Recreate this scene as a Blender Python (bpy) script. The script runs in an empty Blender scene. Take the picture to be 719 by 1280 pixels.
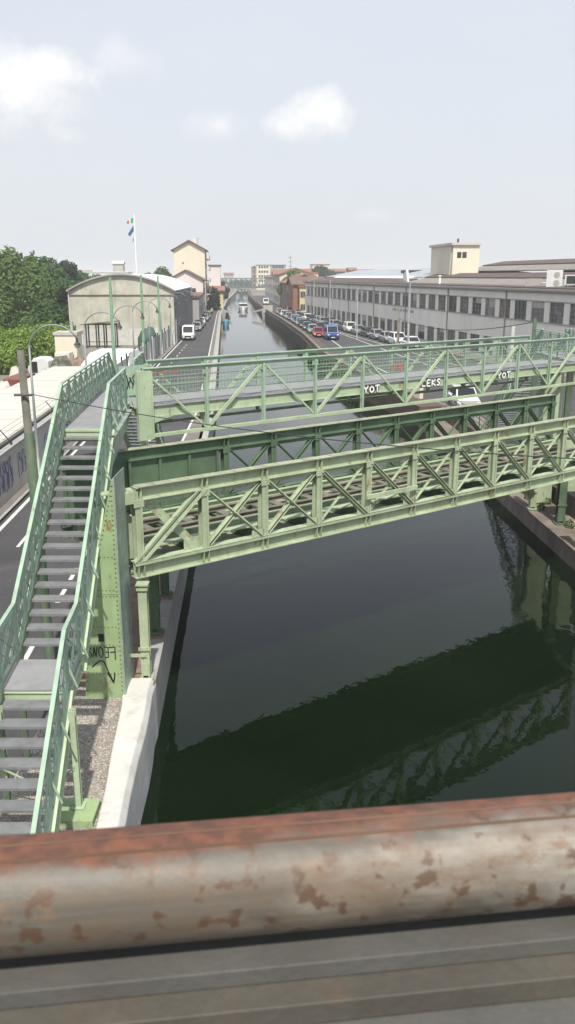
import bpy, math, random
import numpy as np
from mathutils import Vector, Matrix
R = math.radians
rnd = random.Random(7)
scene = bpy.context.scene
COL = scene.collection
CAMZ, PITCH, FPX = 9.0, R(15.46), 1067.0
cp, sp = math.cos(PITCH), math.sin(PITCH)
WZ = -1.33            # water level

# ------------------------------------------------------------------ survey helpers (photo measurements -> metres)
def atY(px, py, Y):
    """X and z of a thing seen at (px,py) in the photo that stands Y metres ahead."""
    a = PITCH + math.atan((py - 640.0) / FPX)
    h = Y * math.tan(a)
    zc = Y * cp + h * sp
    return (px - 359.5) / FPX * zc, CAMZ - h

def interp(tab, y):
    if y <= tab[0][1]: a, b = tab[0], tab[1]
    elif y >= tab[-1][1]: a, b = tab[-2], tab[-1]
    else:
        for a, b in zip(tab, tab[1:]):
            if a[1] <= y <= b[1]: break
    t = (y - a[1]) / (b[1] - a[1])
    return a[0] + (b[0] - a[0]) * t

LB = [(-1.1, -20), (-5.12, 59), (-16.0, 212), (-23.0, 335), (-27.0, 435), (-35.0, 620)]       # left water edge
RB = [(12.4, -20), (10.44, 29.3), (10.04, 39.5), (9.3, 60), (6.6, 74), (3.7, 99), (2.1, 131), (-1.6, 179), (-6.2, 230), (-12.9, 335), (-19.5, 435), (-28.5, 620)]
def lbx(y): return interp(LB, y)
def rbx(y): return interp(RB, y)
def facx(y): return 37.48 - .1642 * (y - 6.24) / .9864
def wallx(y): return -11.4 - .05 * (y - 32)

# ------------------------------------------------------------------ materials
def new_mat(name):
    m = bpy.data.materials.new(name); m.use_nodes = True
    nt = m.node_tree; nt.nodes.clear()
    out = nt.nodes.new('ShaderNodeOutputMaterial'); b = nt.nodes.new('ShaderNodeBsdfPrincipled')
    nt.links.new(b.outputs[0], out.inputs[0])
    return m, nt, b
def nd(nt, t, **k):
    n = nt.nodes.new(t)
    for a, v in k.items():
        if a.startswith('i_'):
            key = a[2:]
            n.inputs[int(key) if key.isdigit() else key.replace('_', ' ')].default_value = v
        else: setattr(n, a, v)
    return n
def c4(c, f=1.0): return (min(c[0]*f, 1), min(c[1]*f, 1), min(c[2]*f, 1), 1)
def noise(nt, vec, scale, detail=4, rough=.55, stretch=None):
    if stretch:
        mp = nd(nt, 'ShaderNodeMapping'); mp.inputs['Scale'].default_value = stretch
        nt.links.new(vec, mp.inputs[0]); vec = mp.outputs[0]
    n = nd(nt, 'ShaderNodeTexNoise'); n.inputs['Scale'].default_value = scale
    n.inputs['Detail'].default_value = detail; n.inputs['Roughness'].default_value = rough
    nt.links.new(vec, n.inputs['Vector'])
    return n.outputs['Fac']
def rng(nt, v, a, b, lo=0., hi=1.):
    n = nd(nt, 'ShaderNodeMapRange'); nt.links.new(v, n.inputs[0])
    n.inputs[1].default_value = a; n.inputs[2].default_value = b; n.inputs[3].default_value = lo; n.inputs[4].default_value = hi
    return n.outputs[0]
def mix(nt, f, a, b):
    n = nd(nt, 'ShaderNodeMix', data_type='RGBA')
    if isinstance(f, float): n.inputs[0].default_value = f
    else: nt.links.new(f, n.inputs[0])
    for i, v in ((6, a), (7, b)):
        if isinstance(v, tuple): n.inputs[i].default_value = v
        else: nt.links.new(v, n.inputs[i])
    return n.outputs[2]
def bump(nt, b, h, strength, dist=.02):
    n = nd(nt, 'ShaderNodeBump'); n.inputs['Strength'].default_value = strength; n.inputs['Distance'].default_value = dist
    nt.links.new(h, n.inputs['Height']); nt.links.new(n.outputs[0], b.inputs['Normal'])
RUST = (.20, .085, .035, 1)
def surf(name, col, rough=.7, metal=0., var=.18, scale=1.2, stain=0., stain_col=(.12, .10, .07), streak=False, rust=0., fine=25., bmp=.15, spec=.5, obj=False):
    m, nt, b = new_mat(name)
    if obj: vec = nd(nt, 'ShaderNodeTexCoord').outputs['Object']
    else: vec = nd(nt, 'ShaderNodeNewGeometry').outputs['Position']
    n1 = noise(nt, vec, scale, 5)
    c = mix(nt, rng(nt, n1, .3, .7), c4(col, 1 - var), c4(col, 1 + var))
    n2 = noise(nt, vec, fine, 3)
    c = mix(nt, rng(nt, n2, .35, .75, 0, .35 if var else 0), c, c4(col, 1 - 1.6 * var))
    if stain:
        n3 = noise(nt, vec, scale * 1.7, 6, .65, (1, 1, .22) if streak else None)
        c = mix(nt, rng(nt, n3, .52, .72, 0, stain), c, c4(stain_col))
    if rust:
        n4 = noise(nt, vec, 3.1, 7, .7, (1, 1, .55))
        c = mix(nt, rng(nt, n4, .67 - .2 * rust, .75 - .15 * rust, 0, .75), c, RUST)
    nt.links.new(c, b.inputs['Base Color'])
    b.inputs['Roughness'].default_value = rough; b.inputs['Metallic'].default_value = metal
    b.inputs['Specular IOR Level'].default_value = spec
    if bmp: bump(nt, b, n2, bmp, .01)
    return m
M = {}
def S(key, *a, **k): M[key] = surf(key.replace('_', ' '), *a, **k); return M[key]
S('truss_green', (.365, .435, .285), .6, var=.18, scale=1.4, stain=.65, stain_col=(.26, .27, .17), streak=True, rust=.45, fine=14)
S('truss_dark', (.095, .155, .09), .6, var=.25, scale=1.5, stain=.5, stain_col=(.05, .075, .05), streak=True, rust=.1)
S('rivet_dark', (.13, .17, .085), .7, var=.2)
S('far_truss', (.09,.125,.11), .7, var=.1)
S('chord_dirt', (.30, .32, .22), .8, var=.2, scale=3, stain=.6, stain_col=(.14, .14, .10))
S('foot_green', (.39, .48, .32), .6, var=.15, scale=1.3, stain=.55, stain_col=(.36, .36, .20), streak=True, rust=.4, fine=14)
S('rail_green', (.30, .42, .31), .5, var=.18, scale=2.0, stain=.6, stain_col=(.40, .44, .25), rust=.3)
S('tower_green', (.29, .39, .20), .6, var=.15, scale=1.6, stain=.6, stain_col=(.21, .26, .14), streak=True, rust=.4)
S('tower_silver', (.30, .36, .31), .5, metal=.2, var=.25, scale=4, stain=.4, stain_col=(.2, .26, .18), rust=.05)
S('tread', (.185, .19, .195), .65, metal=.0, var=.2, scale=3, stain=.6, stain_col=(.11, .11, .10), fine=60)
S('deck_plate', (.25, .25, .255), .7, var=.12, scale=2, stain=.35, stain_col=(.12, .12, .11))
S('iron_dark', (.03, .035, .035), .6, var=.2)
S('paint_black', (.012, .012, .014), .5, var=.1)
S('paint_white', (.78, .78, .76), .6, var=.05)
S('paint_red', (.50, .10, .06), .6, var=.1)
S('paint_pink', (.42, .20, .22), .7, var=.2)
S('paint_blue', (.10, .14, .30), .7, var=.2)
S('paint_violet', (.13, .11, .20), .7, var=.2)
S('asphalt', (.062, .060, .062), .85, var=.28, scale=.35, stain=.7, stain_col=(.085, .08, .078), fine=40)
S('road_paint', (.62, .61, .58), .7, var=.12, scale=3, stain=.5, stain_col=(.25, .24, .23))
S('sidewalk', (.17, .15, .135), .9, var=.2, scale=1.0, stain=.5, stain_col=(.10, .09, .08), fine=18)
S('ground', (.20, .18, .15), .95, var=.25, scale=.05, stain=.5, stain_col=(.08, .10, .05))
S('dirt', (.14, .115, .09), .95, var=.3, scale=1.2, stain=.6, stain_col=(.07, .06, .045), fine=12, bmp=.5)
S('brick_ledge', (.22, .15, .11), .9, var=.3, scale=2.5, stain=.5, stain_col=(.30, .26, .22), fine=9, bmp=.5)
S('concrete_white', (.56, .55, .51), .85, var=.12, scale=1.5, stain=.6, stain_col=(.36, .33, .29))
S('concrete', (.34, .335, .315), .85, var=.15, scale=1.2, stain=.5, stain_col=(.17, .16, .14), streak=True)
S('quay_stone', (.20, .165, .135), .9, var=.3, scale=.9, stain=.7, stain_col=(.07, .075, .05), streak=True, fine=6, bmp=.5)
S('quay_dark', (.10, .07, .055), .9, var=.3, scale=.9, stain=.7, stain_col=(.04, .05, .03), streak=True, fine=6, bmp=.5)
S('wall_plaster', (.44, .42, .37), .9, var=.12, scale=.8, stain=.5, stain_col=(.25, .23, .20), streak=True)
S('roof_pale', (.52, .495, .435), .8, var=.06, scale=.5, stain=.25, stain_col=(.45, .42, .36))
S('lamp_grey', (.22, .25, .24), .5, metal=.3, var=.15)
S('pole_green', (.05, .088, .052), .7, var=.25, scale=2, stain=.7, stain_col=(.16, .13, .065), streak=True)
S('pole_top', (.12, .115, .095), .85, var=.3, scale=3, stain=.7, stain_col=(.07, .10, .06), streak=True)
S('mast_green', (.10, .20, .11), .6, var=.2, scale=3)
S('fac_wall', (.80, .765, .69), .9, var=.07, scale=.25, stain=.4, stain_col=(.50, .47, .42), streak=True)
S('fac_trim', (.36, .34, .31), .9, var=.1, scale=.4, stain=.4, stain_col=(.2, .19, .17))
S('roof_brown', (.105, .072, .062), .85, var=.25, scale=.5, stain=.5, stain_col=(.09, .075, .07), streak=False)
S('roof_grey', (.155, .15, .145), .7, var=.2, scale=.4, stain=.5, stain_col=(.15, .14, .14))
S('roof_blue', (.33, .35, .38), .6, var=.12, scale=.3, stain=.4, stain_col=(.22, .23, .25))
S('roof_white', (.70, .70, .69), .6, var=.06, scale=.3)
S('roof_tile', (.26, .13, .09), .85, var=.25, scale=.3, stain=.4, stain_col=(.16, .10, .08))
S('roof_tile_dark', (.16, .10, .08), .85, var=.25, scale=.3)
S('cream', (.68, .62, .49), .85, var=.07, scale=.2, stain=.2, stain_col=(.45, .40, .30), streak=True)
S('pinkwhite', (.68, .61, .58), .85, var=.05, scale=.3, stain=.2, stain_col=(.5, .45, .42), streak=True)
S('yellow_wall', (.60, .52, .30), .85, var=.08, scale=.3)
S('brown_wall', (.30, .20, .15), .85, var=.15, scale=.3, stain=.3, stain_col=(.2, .14, .11))
S('brick_red', (.28, .12, .08), .85, var=.15, scale=.4)
S('grey_wall', (.36, .35, .34), .85, var=.1, scale=.2)
S('greenish_wall', (.28, .34, .33), .7, var=.12, scale=.2)
S('hangar_front', (.47, .46, .38), .8, var=.2, scale=.6, stain=.85, stain_col=(.28, .26, .18), streak=True)
S('hangar_side', (.20, .21, .22), .7, var=.2, scale=.6, stain=.6, stain_col=(.11, .12, .12), streak=True)
S('tent_white', (.72, .72, .71), .6, var=.04, scale=.5, stain=.25, stain_col=(.5, .5, .48))
S('tarp_green', (.05, .10, .08), .6, var=.2)
S('tarp_dark', (.06, .06, .05), .7, var=.3, scale=2)
S('tarp_camo', (.10, .10, .075), .9, var=.6, scale=2.2, stain=.9, stain_col=(.30,.27,.20), fine=6)
S('rust_red', (.22, .07, .05), .7, var=.2, scale=.8)
S('hoarding_blue', (.14, .40, .55), .7, var=.15, scale=.5, stain=.5, stain_col=(.4, .5, .55))
S('bark', (.09, .07, .05), .95, var=.3)
S('metal_white', (.62, .62, .60), .5, var=.08)
S('rubber', (.02, .02, .02), .8, var=.1)
S('rim', (.40, .41, .42), .35, metal=.8, var=.05)
S('rail_steel', (.17, .155, .12), .6, var=.3, scale=4)
S('rail_rust', (.16, .09, .055), .7, var=.3, scale=4)
S('sleeper', (.17, .16, .13), .9, var=.3, scale=3)
S('skin', (.45, .28, .20), .6, var=.05); S('cloth_dark', (.03, .035, .06), .8, var=.1); S('cloth_light', (.35, .33, .30), .8, var=.1); S('hair', (.03, .02, .015), .7, var=.1)
S('flag_green', (.05, .28, .10), .8, var=.05); S('flag_white', (.75, .75, .73), .8, var=.02); S('flag_red', (.45, .05, .06), .8, var=.05); S('flag_blue', (.025, .06, .22), .8, var=.05)

def glass(name, col, rough=.12):
    m, nt, b = new_mat(name)
    vec = nd(nt, 'ShaderNodeNewGeometry').outputs['Position']
    n = noise(nt, vec, 1.1, 5, .7); n2 = noise(nt, vec, .35, 2)
    c = mix(nt, rng(nt, n, .48, .62), c4(col, .6), c4(col, 2.6))
    c = mix(nt, rng(nt, n2, .45, .6), c, c4(col, .8))
    nt.links.new(c, b.inputs['Base Color']); b.inputs['Roughness'].default_value = rough
    return m
M['glass'] = glass('window glass', (.055, .058, .06)); M['glass_dusty'] = glass('dusty factory glass', (.10, .10, .095), .35); M['glass_pale'] = glass('pale wired glass', (.17, .165, .155), .4); M['glass_brown'] = glass('brown stained glass', (.10, .08, .065), .35)
def car_paint(name, col, metal=.3):
    m, nt, b = new_mat(name)
    b.inputs['Base Color'].default_value = c4(col); b.inputs['Metallic'].default_value = metal
    vec = nd(nt, 'ShaderNodeTexCoord').outputs['Object']
    n = noise(nt, vec, 2.5, 4); c = mix(nt, rng(nt, n, .3, .8), c4(col, .88), c4(col, 1.08)); nt.links.new(c, b.inputs['Base Color'])
    b.inputs['Roughness'].default_value = .28; b.inputs['Coat Weight'].default_value = .6
    return m
CARCOL = {'white': (.72, .72, .70), 'silver': (.42, .43, .44), 'dark grey': (.08, .085, .09), 'black': (.02, .02, .022),
          'red': (.38, .03, .03), 'blue': (.03, .08, .24), 'teal': (.06, .16, .18), 'beige': (.42, .38, .30)}
for k, v in CARCOL.items(): M['car_' + k] = car_paint(k + ' car paint', v, 0.0 if k in ('white', 'red', 'black', 'beige') else .45)
m, nt, b = new_mat('car glass'); b.inputs['Base Color'].default_value = (.015, .018, .02, 1); b.inputs['Roughness'].default_value = .06; M['car_glass'] = m
m, nt, b = new_mat('lamp lens'); b.inputs['Base Color'].default_value = (.7, .7, .68, 1); b.inputs['Roughness'].default_value = .15; M['lens'] = m
m, nt, b = new_mat('tail lens'); b.inputs['Base Color'].default_value = (.35, .02, .02, 1); b.inputs['Roughness'].default_value = .2; M['tail'] = m

# gravel with pale stones
m, nt, b = new_mat('gravel'); vec = nd(nt, 'ShaderNodeNewGeometry').outputs['Position']
vor = nd(nt, 'ShaderNodeTexVoronoi'); vor.inputs['Scale'].default_value = 42; nt.links.new(vec, vor.inputs['Vector'])
base = mix(nt, rng(nt, noise(nt, vec, 1.3, 5), .35, .65), (.25, .215, .18, 1), (.34, .30, .255, 1))
sep = nd(nt, 'ShaderNodeSeparateColor'); nt.links.new(vor.outputs['Color'], sep.inputs[0])
c = mix(nt, rng(nt, sep.outputs[0], .80, .88), base, (.58, .54, .48, 1))
c = mix(nt, rng(nt, sep.outputs[1], .85, .95, 0, .7), c, (.09, .075, .065, 1))
nt.links.new(c, b.inputs['Base Color']); b.inputs['Roughness'].default_value = .95; bump(nt, b, vor.outputs['Distance'], .8, .03); M['gravel'] = m

# water
m, nt, b = new_mat('canal water'); vec = nd(nt, 'ShaderNodeNewGeometry').outputs['Position']
b.inputs['Base Color'].default_value = (.003, .008, .003, 1); b.inputs['Roughness'].default_value = .025; b.inputs['IOR'].default_value = 1.33; b.inputs['Specular IOR Level'].default_value = .27
c = mix(nt, rng(nt, noise(nt, vec, .25, 4), .3, .7), (.0025, .007, .0025, 1), (.005, .011, .004, 1)); nt.links.new(c, b.inputs['Base Color'])
w1 = noise(nt, vec, 1.6, 3, .5, (1.0, .55, 1)); w2 = noise(nt, vec, 7, 2, .5, (1, .6, 1))
ad = nd(nt, 'ShaderNodeMath', operation='MULTIPLY_ADD'); nt.links.new(w2, ad.inputs[0]); ad.inputs[1].default_value = .16; nt.links.new(w1, ad.inputs[2])
bump(nt, b, ad.outputs[0], .22, .035); M['water'] = m

def leaf_mat(name, col, col2):
    m, nt, b = new_mat(name)
    vec = nd(nt, 'ShaderNodeNewGeometry').outputs['Position']
    n1 = noise(nt, vec, .45, 3); n2 = noise(nt, vec, 4.0, 3)
    c = mix(nt, rng(nt, n1, .38, .62), c4(col), c4(col2)); c = mix(nt, rng(nt, n2, .3, .7, 0, .5), c, c4(col2, 1.35))
    nt.links.new(c, b.inputs['Base Color']); b.inputs['Roughness'].default_value = .65
    b.inputs['Specular IOR Level'].default_value = .25
    tr = nd(nt, 'ShaderNodeBsdfTranslucent'); nt.links.new(c, tr.inputs[0])
    ms = nd(nt, 'ShaderNodeMixShader'); ms.inputs[0].default_value = .3
    out = [x for x in nt.nodes if x.type == 'OUTPUT_MATERIAL'][0]
    nt.links.new(b.outputs[0], ms.inputs[1]); nt.links.new(tr.outputs[0], ms.inputs[2]); nt.links.new(ms.outputs[0], out.inputs[0])
    return m
M['leaf_bright'] = leaf_mat('fresh green leaves', (.085, .145, .045), (.13, .20, .06))
M['leaf_mid'] = leaf_mat('mid green leaves', (.048, .095, .030), (.072, .135, .042))
M['leaf_dark'] = leaf_mat('dark green leaves', (.020, .040, .020), (.033, .062, .028))
M['leaf_hedge'] = leaf_mat('hedge leaves', (.12, .19, .035), (.19, .28, .05))

# ------------------------------------------------------------------ mesh builder
class Fr:
    """local frame: origin (x,y), direction of s given by angle a (from +X), t to its left, optional slope-free z"""
    def __init__(f, x, y, dx, dy):
        l = math.hypot(dx, dy); f.o = (x, y); f.d = (dx / l, dy / l); f.n = (-dy / l, dx / l)
    def __call__(f, s, t, z): return Vector((f.o[0] + f.d[0]*s + f.n[0]*t, f.o[1] + f.d[1]*s + f.n[1]*t, z))
W = Fr(0, 0, 1, 0)
class MB:
    def __init__(s): s.v = []; s.f = []; s.sm = []
    def add(s, vs, fs, smooth=False):
        o = len(s.v); s.v += [tuple(p) for p in vs]; s.f += [tuple(i + o for i in f) for f in fs]; s.sm += [smooth] * len(fs); return s
    def box(s, F, a, b, c, d, z0, z1):
        return s.add([F(a,c,z0),F(b,c,z0),F(b,d,z0),F(a,d,z0),F(a,c,z1),F(b,c,z1),F(b,d,z1),F(a,d,z1)],
              [(3,2,1,0),(4,5,6,7),(0,1,5,4),(1,2,6,5),(2,3,7,6),(3,0,4,7)])
    def bar(s, p, q, w, h, up=(0,0,1)):
        """rectangular bar p->q: w across, h along 'up'"""
        p = Vector(p); q = Vector(q); d = (q - p).normalized(); up = Vector(up)
        x = d.cross(up); 
        if x.length < 1e-4: x = d.cross(Vector((1,0,0)))
        x.normalize(); u = x.cross(d).normalized(); x = x*(w/2); u = u*(h/2)
        return s.add([p-x-u,p+x-u,p+x+u,p-x+u,q-x-u,q+x-u,q+x+u,q-x+u],[(0,1,2,3),(7,6,5,4),(0,4,5,1),(1,5,6,2),(2,6,7,3),(3,7,4,0)])
    def ibeam(s, p, q, w, h, up=(0,0,1), tf=.02, tw=.014):
        """I section, flanges of width w separated by h measured along 'up'"""
        p = Vector(p); q = Vector(q); d = (q-p).normalized(); upv = Vector(up); x = d.cross(upv)
        if x.length < 1e-4: x = d.cross(Vector((1,0,0)))
        x.normalize(); u = x.cross(d).normalized()
        s.bar(p+u*(h/2-tf/2), q+u*(h/2-tf/2), w, tf, u); s.bar(p-u*(h/2-tf/2), q-u*(h/2-tf/2), w, tf, u)
        return s.bar(p, q, tw, h-2*tf-.001, u)
    def tube(s, pts, r, n=8, cap=True, r2=None, smooth=True):
        pts = [Vector(p) for p in pts]; vs = []; N = len(pts); up = None
        for i, p in enumerate(pts):
            d = ((pts[min(i+1,N-1)] - pts[max(i-1,0)])).normalized()
            x = d.cross(Vector((0,0,1)) if abs(d.z) < .95 else Vector((0,1,0))).normalized()
            if up is not None and x.dot(up) < 0: x = -x
            up = x; y = d.cross(x)
            rr = r if r2 is None else r + (r2 - r) * i / (N-1)
            for k in range(n):
                a = 2*math.pi*k/n; vs.append(p + x*(rr*math.cos(a)) + y*(rr*math.sin(a)))
        fs = [(i*n+k, i*n+(k+1)%n, (i+1)*n+(k+1)%n, (i+1)*n+k) for i in range(N-1) for k in range(n)]
        s.add(vs, fs, smooth)
        if cap: s.f += [tuple(len(s.v)-len(vs)+k for k in range(n)), tuple(len(s.v)-n+k for k in range(n))]; s.sm += [False, False]
        return s
    def prism(s, F, poly, t0, t1):
        """polygon of (s,z) extruded in t"""
        n = len(poly); vs = [F(a, t0, z) for a, z in poly] + [F(a, t1, z) for a, z in poly]
        fs = [tuple(range(n)), tuple(range(2*n-1, n-1, -1))] + [(i, i+n, (i+1)%n+n, (i+1)%n) for i in range(n)]
        return s.add(vs, fs)
    def slab(s, poly, z0, z1):
        n = len(poly); vs = [(x, y, z0) for x, y in poly] + [(x, y, z1) for x, y in poly]
        return s.add(vs, [tuple(range(n-1,-1,-1)), tuple(range(n, 2*n))] + [(i, (i+1)%n, (i+1)%n+n, i+n) for i in range(n)])
    def rivet(s, p, nrm, r=.018):
        p = Vector(p); nrm = Vector(nrm).normalized(); x = nrm.cross(Vector((0,0,1)) if abs(nrm.z)<.9 else Vector((1,0,0))).normalized(); y = nrm.cross(x)
        vs = [p + x*r*math.cos(a) + y*r*math.sin(a) for a in [k*math.pi/3 for k in range(6)]] + [p + nrm*r*.7 + (x*math.cos(a) + y*math.sin(a))*r*.5 for a in [k*math.pi/3 for k in range(6)]]
        return s.add(vs, [(k,(k+1)%6,(k+1)%6+6,k+6) for k in range(6)] + [tuple(range(6,12))], True)
    def ribbon(s, F, pts, w, t, th=.004):
        """flat painted stroke in plane t=const of frame F through (s,z) points"""
        P = [Vector((a, z)) for a, z in pts]; n = len(P); L = []
        for i in range(n):
            d = (P[min(i+1,n-1)] - P[max(i-1,0)])
            d = d.normalized() if d.length > 1e-9 else Vector((1,0)); nn = Vector((-d.y, d.x)) * (w/2)
            L.append((P[i] + nn, P[i] - nn))
        vs = []
        for a, b2 in L: vs += [F(a.x, t, a.y), F(b2.x, t, b2.y), F(a.x, t+th, a.y), F(b2.x, t+th, b2.y)]
        fs = []
        for i in range(n-1):
            o = 4*i; fs += [(o,o+4,o+5,o+1),(o+2,o+3,o+7,o+6),(o,o+2,o+6,o+4),(o+1,o+5,o+7,o+3)]
        return s.add(vs, fs)
    def build(s, name, mat, parent=None, bevel=0, smooth=False):
        me = bpy.data.meshes.new(name); me.from_pydata(s.v, [], s.f)
        if smooth: me.polygons.foreach_set('use_smooth', [True]*len(s.f))
        elif any(s.sm): me.polygons.foreach_set('use_smooth', s.sm)
        me.materials.append(M[mat] if isinstance(mat, str) else mat); me.update()
        o = bpy.data.objects.new(name, me); COL.objects.link(o)
        if parent: 
            o.parent = parent
            o.matrix_parent_inverse = parent_inv(parent)
        if bevel:
            bv = o.modifiers.new('bevel', 'BEVEL'); bv.width = bevel; bv.segments = 2; bv.limit_method = 'ANGLE'
        return o
def world_loc(o):
    v = Vector(o.location)
    return v
def parent_inv(p):
    m = Matrix.Identity(4)
    q = p
    while q is not None:
        m = Matrix.LocRotScale(q.location, q.rotation_euler, q.scale) @ (m if q is p else q_fix(m))
        if q.parent is None: break
        # children built in world coordinates carry the inverse of their parent, so their own matrix is the identity
        return Matrix.Identity(4)
    return m.inverted()
def q_fix(m): return m
def tag(o, label=None, cat=None, group=None, kind=None):
    if label: o['label'] = label
    if cat: o['category'] = cat
    if group: o['group'] = group
    if kind: o['kind'] = kind
    return o
def thing(name, label, cat, loc=(0,0,0), group=None, rz=0):
    o = bpy.data.objects.new(name, None); COL.objects.link(o); o.location = loc; o.rotation_euler = (0,0,rz); o.empty_display_size = .3
    return tag(o, label, cat, group)
def struct(o): return tag(o, kind='structure')
def kids(o): return [c for c in COL.objects if c.parent == o]
CHILD = {}
def copy_tree(o, parent=None):
    c = o.copy(); COL.objects.link(c)
    if parent: c.parent = parent
    for ch in CHILD.setdefault(o.name, [x.name for x in kids(o)]): copy_tree(bpy.data.objects[ch], c)
    return c

# ------------------------------------------------------------------ SETTING: ground, water, roads
ys = [-60, -20, 0, 10, 17.9, 18, 29.3, 39.5, 50, 59, 60, 66, 74, 86, 99, 115, 131, 155, 179, 212, 230, 280, 335, 435, 520, 620]
g = MB()
for a, b2 in zip(ys, ys[1:]):
    g.add([(-4000, a, 0), (lbx(a)-.55, a, 0), (lbx(b2)-.55, b2, 0), (-4000, b2, 0)], [(0,1,2,3)])
    g.add([(rbx(a)+1.9, a, 0), (4000, a, 0), (4000, b2, 0), (rbx(b2)+1.9, b2, 0)], [(0,1,2,3)])
g.add([(-4000,620,0),(4000,620,0),(4000,5000,0),(-4000,5000,0)], [(0,1,2,3)])
struct(g.build('ground', 'ground'))
w_ = MB()
yw = [-60 + 4*i for i in range(171)]
for a, b2 in zip(yw, yw[1:]): w_.add([(lbx(a)-.2, a, WZ), (rbx(a)+.3, a, WZ), (rbx(b2)+.3, b2, WZ), (lbx(b2)-.2, b2, WZ)], [(0,1,2,3)])
struct(w_.build('canal_water', 'water'))
cb = MB(); cb.add([(-60,-60,-2.6),(30,-60,-2.6),(30,640,-2.6),(-60,640,-2.6)], [(0,1,2,3)]); struct(cb.build('canal_bed', 'dirt'))

def strip(fa, fb, y0, y1, z, step=6.0):
    s = MB(); n = max(1, int((y1-y0)/step)); yy = [y0 + (y1-y0)*i/n for i in range(n+1)]
    for a, b2 in zip(yy, yy[1:]): s.add([(fa(a),a,z),(fb(a),a,z),(fb(b2),b2,z),(fa(b2),b2,z)], [(0,1,2,3)])
    return s
def roadR(y):       # right edge of the left road
    return lbx(y) - 1.15 if y > 59 else interp([(-3.9, -40), (-5.2, 20), (-6.27, 59)], y)
def lineL(y): return -10.6 - .049*(y-30)
struct(strip(lambda y: lineL(y)-.25, roadR, -40, 330, .004).build('left_road', 'asphalt'))
struct(strip(lambda y: wallx(y)+.0, lambda y: lineL(y)-.25, -40, 330, .11).build('left_sidewalk', 'sidewalk'))
struct(strip(lambda y: lineL(y)-.33, lambda y: lineL(y)-.2, -40, 330, .12).build('left_kerb', 'concrete'))
mk = strip(lambda y: lineL(y)-.06, lambda y: lineL(y)+.10, -40, 320, .008)
for y in range(-20, 120, 4):
    mk.add([(lineL(y)+1.15,y,.008),(lineL(y)+1.27,y,.008),(lineL(y+1.6)+1.27,y+1.6,.008),(lineL(y+1.6)+1.15,y+1.6,.008)],[(0,1,2,3)])
for k in range(-10, 110):
    y = k*1.9
    if y < 70: mk.add([(-5.5-.05*y,y,.008),(-5.37-.05*y,y,.008),(-5.37-.05*(y+1.1),y+1.1,.008),(-5.5-.05*(y+1.1),y+1.1,.008)],[(0,1,2,3)])
struct(mk.build('left_road_markings', 'road_paint'))
struct(strip(lambda y: roadR(y), lambda y: roadR(y)+.14, 34, 330, .12).build('canal_side_kerb', 'concrete_white'))
struct(strip(lambda y: roadR(y)+.14, lambda y: lbx(y)-.5, 34, 330, .10).build('canal_path', 'sidewalk'))
# gravel bank by the stairs
struct(strip(lambda y: interp([(-3.9,-40),(-5.2,20),(-5.6,30)], y), lambda y: -3.05-.06*(y-12.4)+.2, -20, 17.6, .03, 2).build('gravel_bank', 'gravel'))
struct(strip(lambda y: interp([(-5.2,17.6),(-5.9,34)], y), lambda y: lbx(y)-.33, 17.6, 34, .012, 2).build('brick_bank', 'brick_ledge'))

def poly_wall(name, label, tab, y0, y1, off0, off1, z0, z1, mat, cat='quay wall'):
    yy = [y0] + [t[1] for t in tab if y0 < t[1] < y1] + [y1]
    s = MB(); vs = []
    for y in yy:
        x = interp(tab, y); vs += [(x+off0,y,z0),(x+off1,y,z0),(x+off1,y,z1),(x+off0,y,z1)]
    n = len(yy); fs = [(0,1,2,3), tuple(4*(n-1)+k for k in (3,2,1,0))]
    for i in range(n-1):
        for k in range(4): fs.append((4*i+k, 4*(i+1)+k, 4*(i+1)+(k+1)%4, 4*i+(k+1)%4))
    s.add(vs, fs)
    return tag(s.build(name, mat), label, cat)
# left quay
poly_wall('quay_wall', 'grey concrete quay edge along the left bank under the green bridges', LB, 17.9, 59, -.34, 0, -2.5, .06, 'concrete')
poly_wall('quay_wall', 'long pale concrete quay running beside the left road beyond the bridges', LB, 59.01, 620, -.55, 0, -2.5, .14, 'concrete')
q = MB()       # white cap, slightly irregular
vs = []; yy = [-20, -5, 5, 8, 10, 11.2, 12.4, 13.5, 14.6, 15.7, 16.6, 17.3, 17.85]
for i, y in enumerate(yy):
    j = (rnd.random()-.5)*.05; l = -3.20-.085*(y-12.4)+(rnd.random()-.5)*.04; r_ = lbx(y)+.0+j
    zt = .13 + (rnd.random()-.5)*.02
    if y > 17: l -= .05
    vs += [(l,y,-2.5),(r_,y,-2.5),(r_+.0,y,zt-.16),(r_-.10,y,zt),(l,y,zt)]
n = len(yy); fs = [(0,1,2,3,4), tuple(5*(n-1)+k for k in (4,3,2,1,0))]
for i in range(n-1):
    for k in range(5): fs.append((5*i+k, 5*(i+1)+k, 5*(i+1)+(k+1)%5, 5*i+(k+1)%5))
q.add(vs, fs); tag(q.build('quay_wall', 'concrete_white', bevel=.03), 'thick white painted concrete quay cap beside the gravel in the foreground', 'quay wall')
# right quay: low stone step and towpath, then upper wall
poly_wall('quay_wall', 'brown stone quay step at the water on the right bank with the bridge legs standing on it', RB, -40, 60, 0, 1.5, -2.5, -.62, 'quay_stone')
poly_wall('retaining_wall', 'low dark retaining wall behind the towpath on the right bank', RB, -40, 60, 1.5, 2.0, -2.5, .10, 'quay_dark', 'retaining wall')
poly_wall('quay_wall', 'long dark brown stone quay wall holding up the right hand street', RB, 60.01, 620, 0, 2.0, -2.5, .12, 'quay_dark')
poly_wall('parapet_wall', 'low brown parapet along the canal beside the parked cars on the right', RB, 76, 300, .15, .5, .12, .75, 'quay_stone', 'wall')

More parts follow.
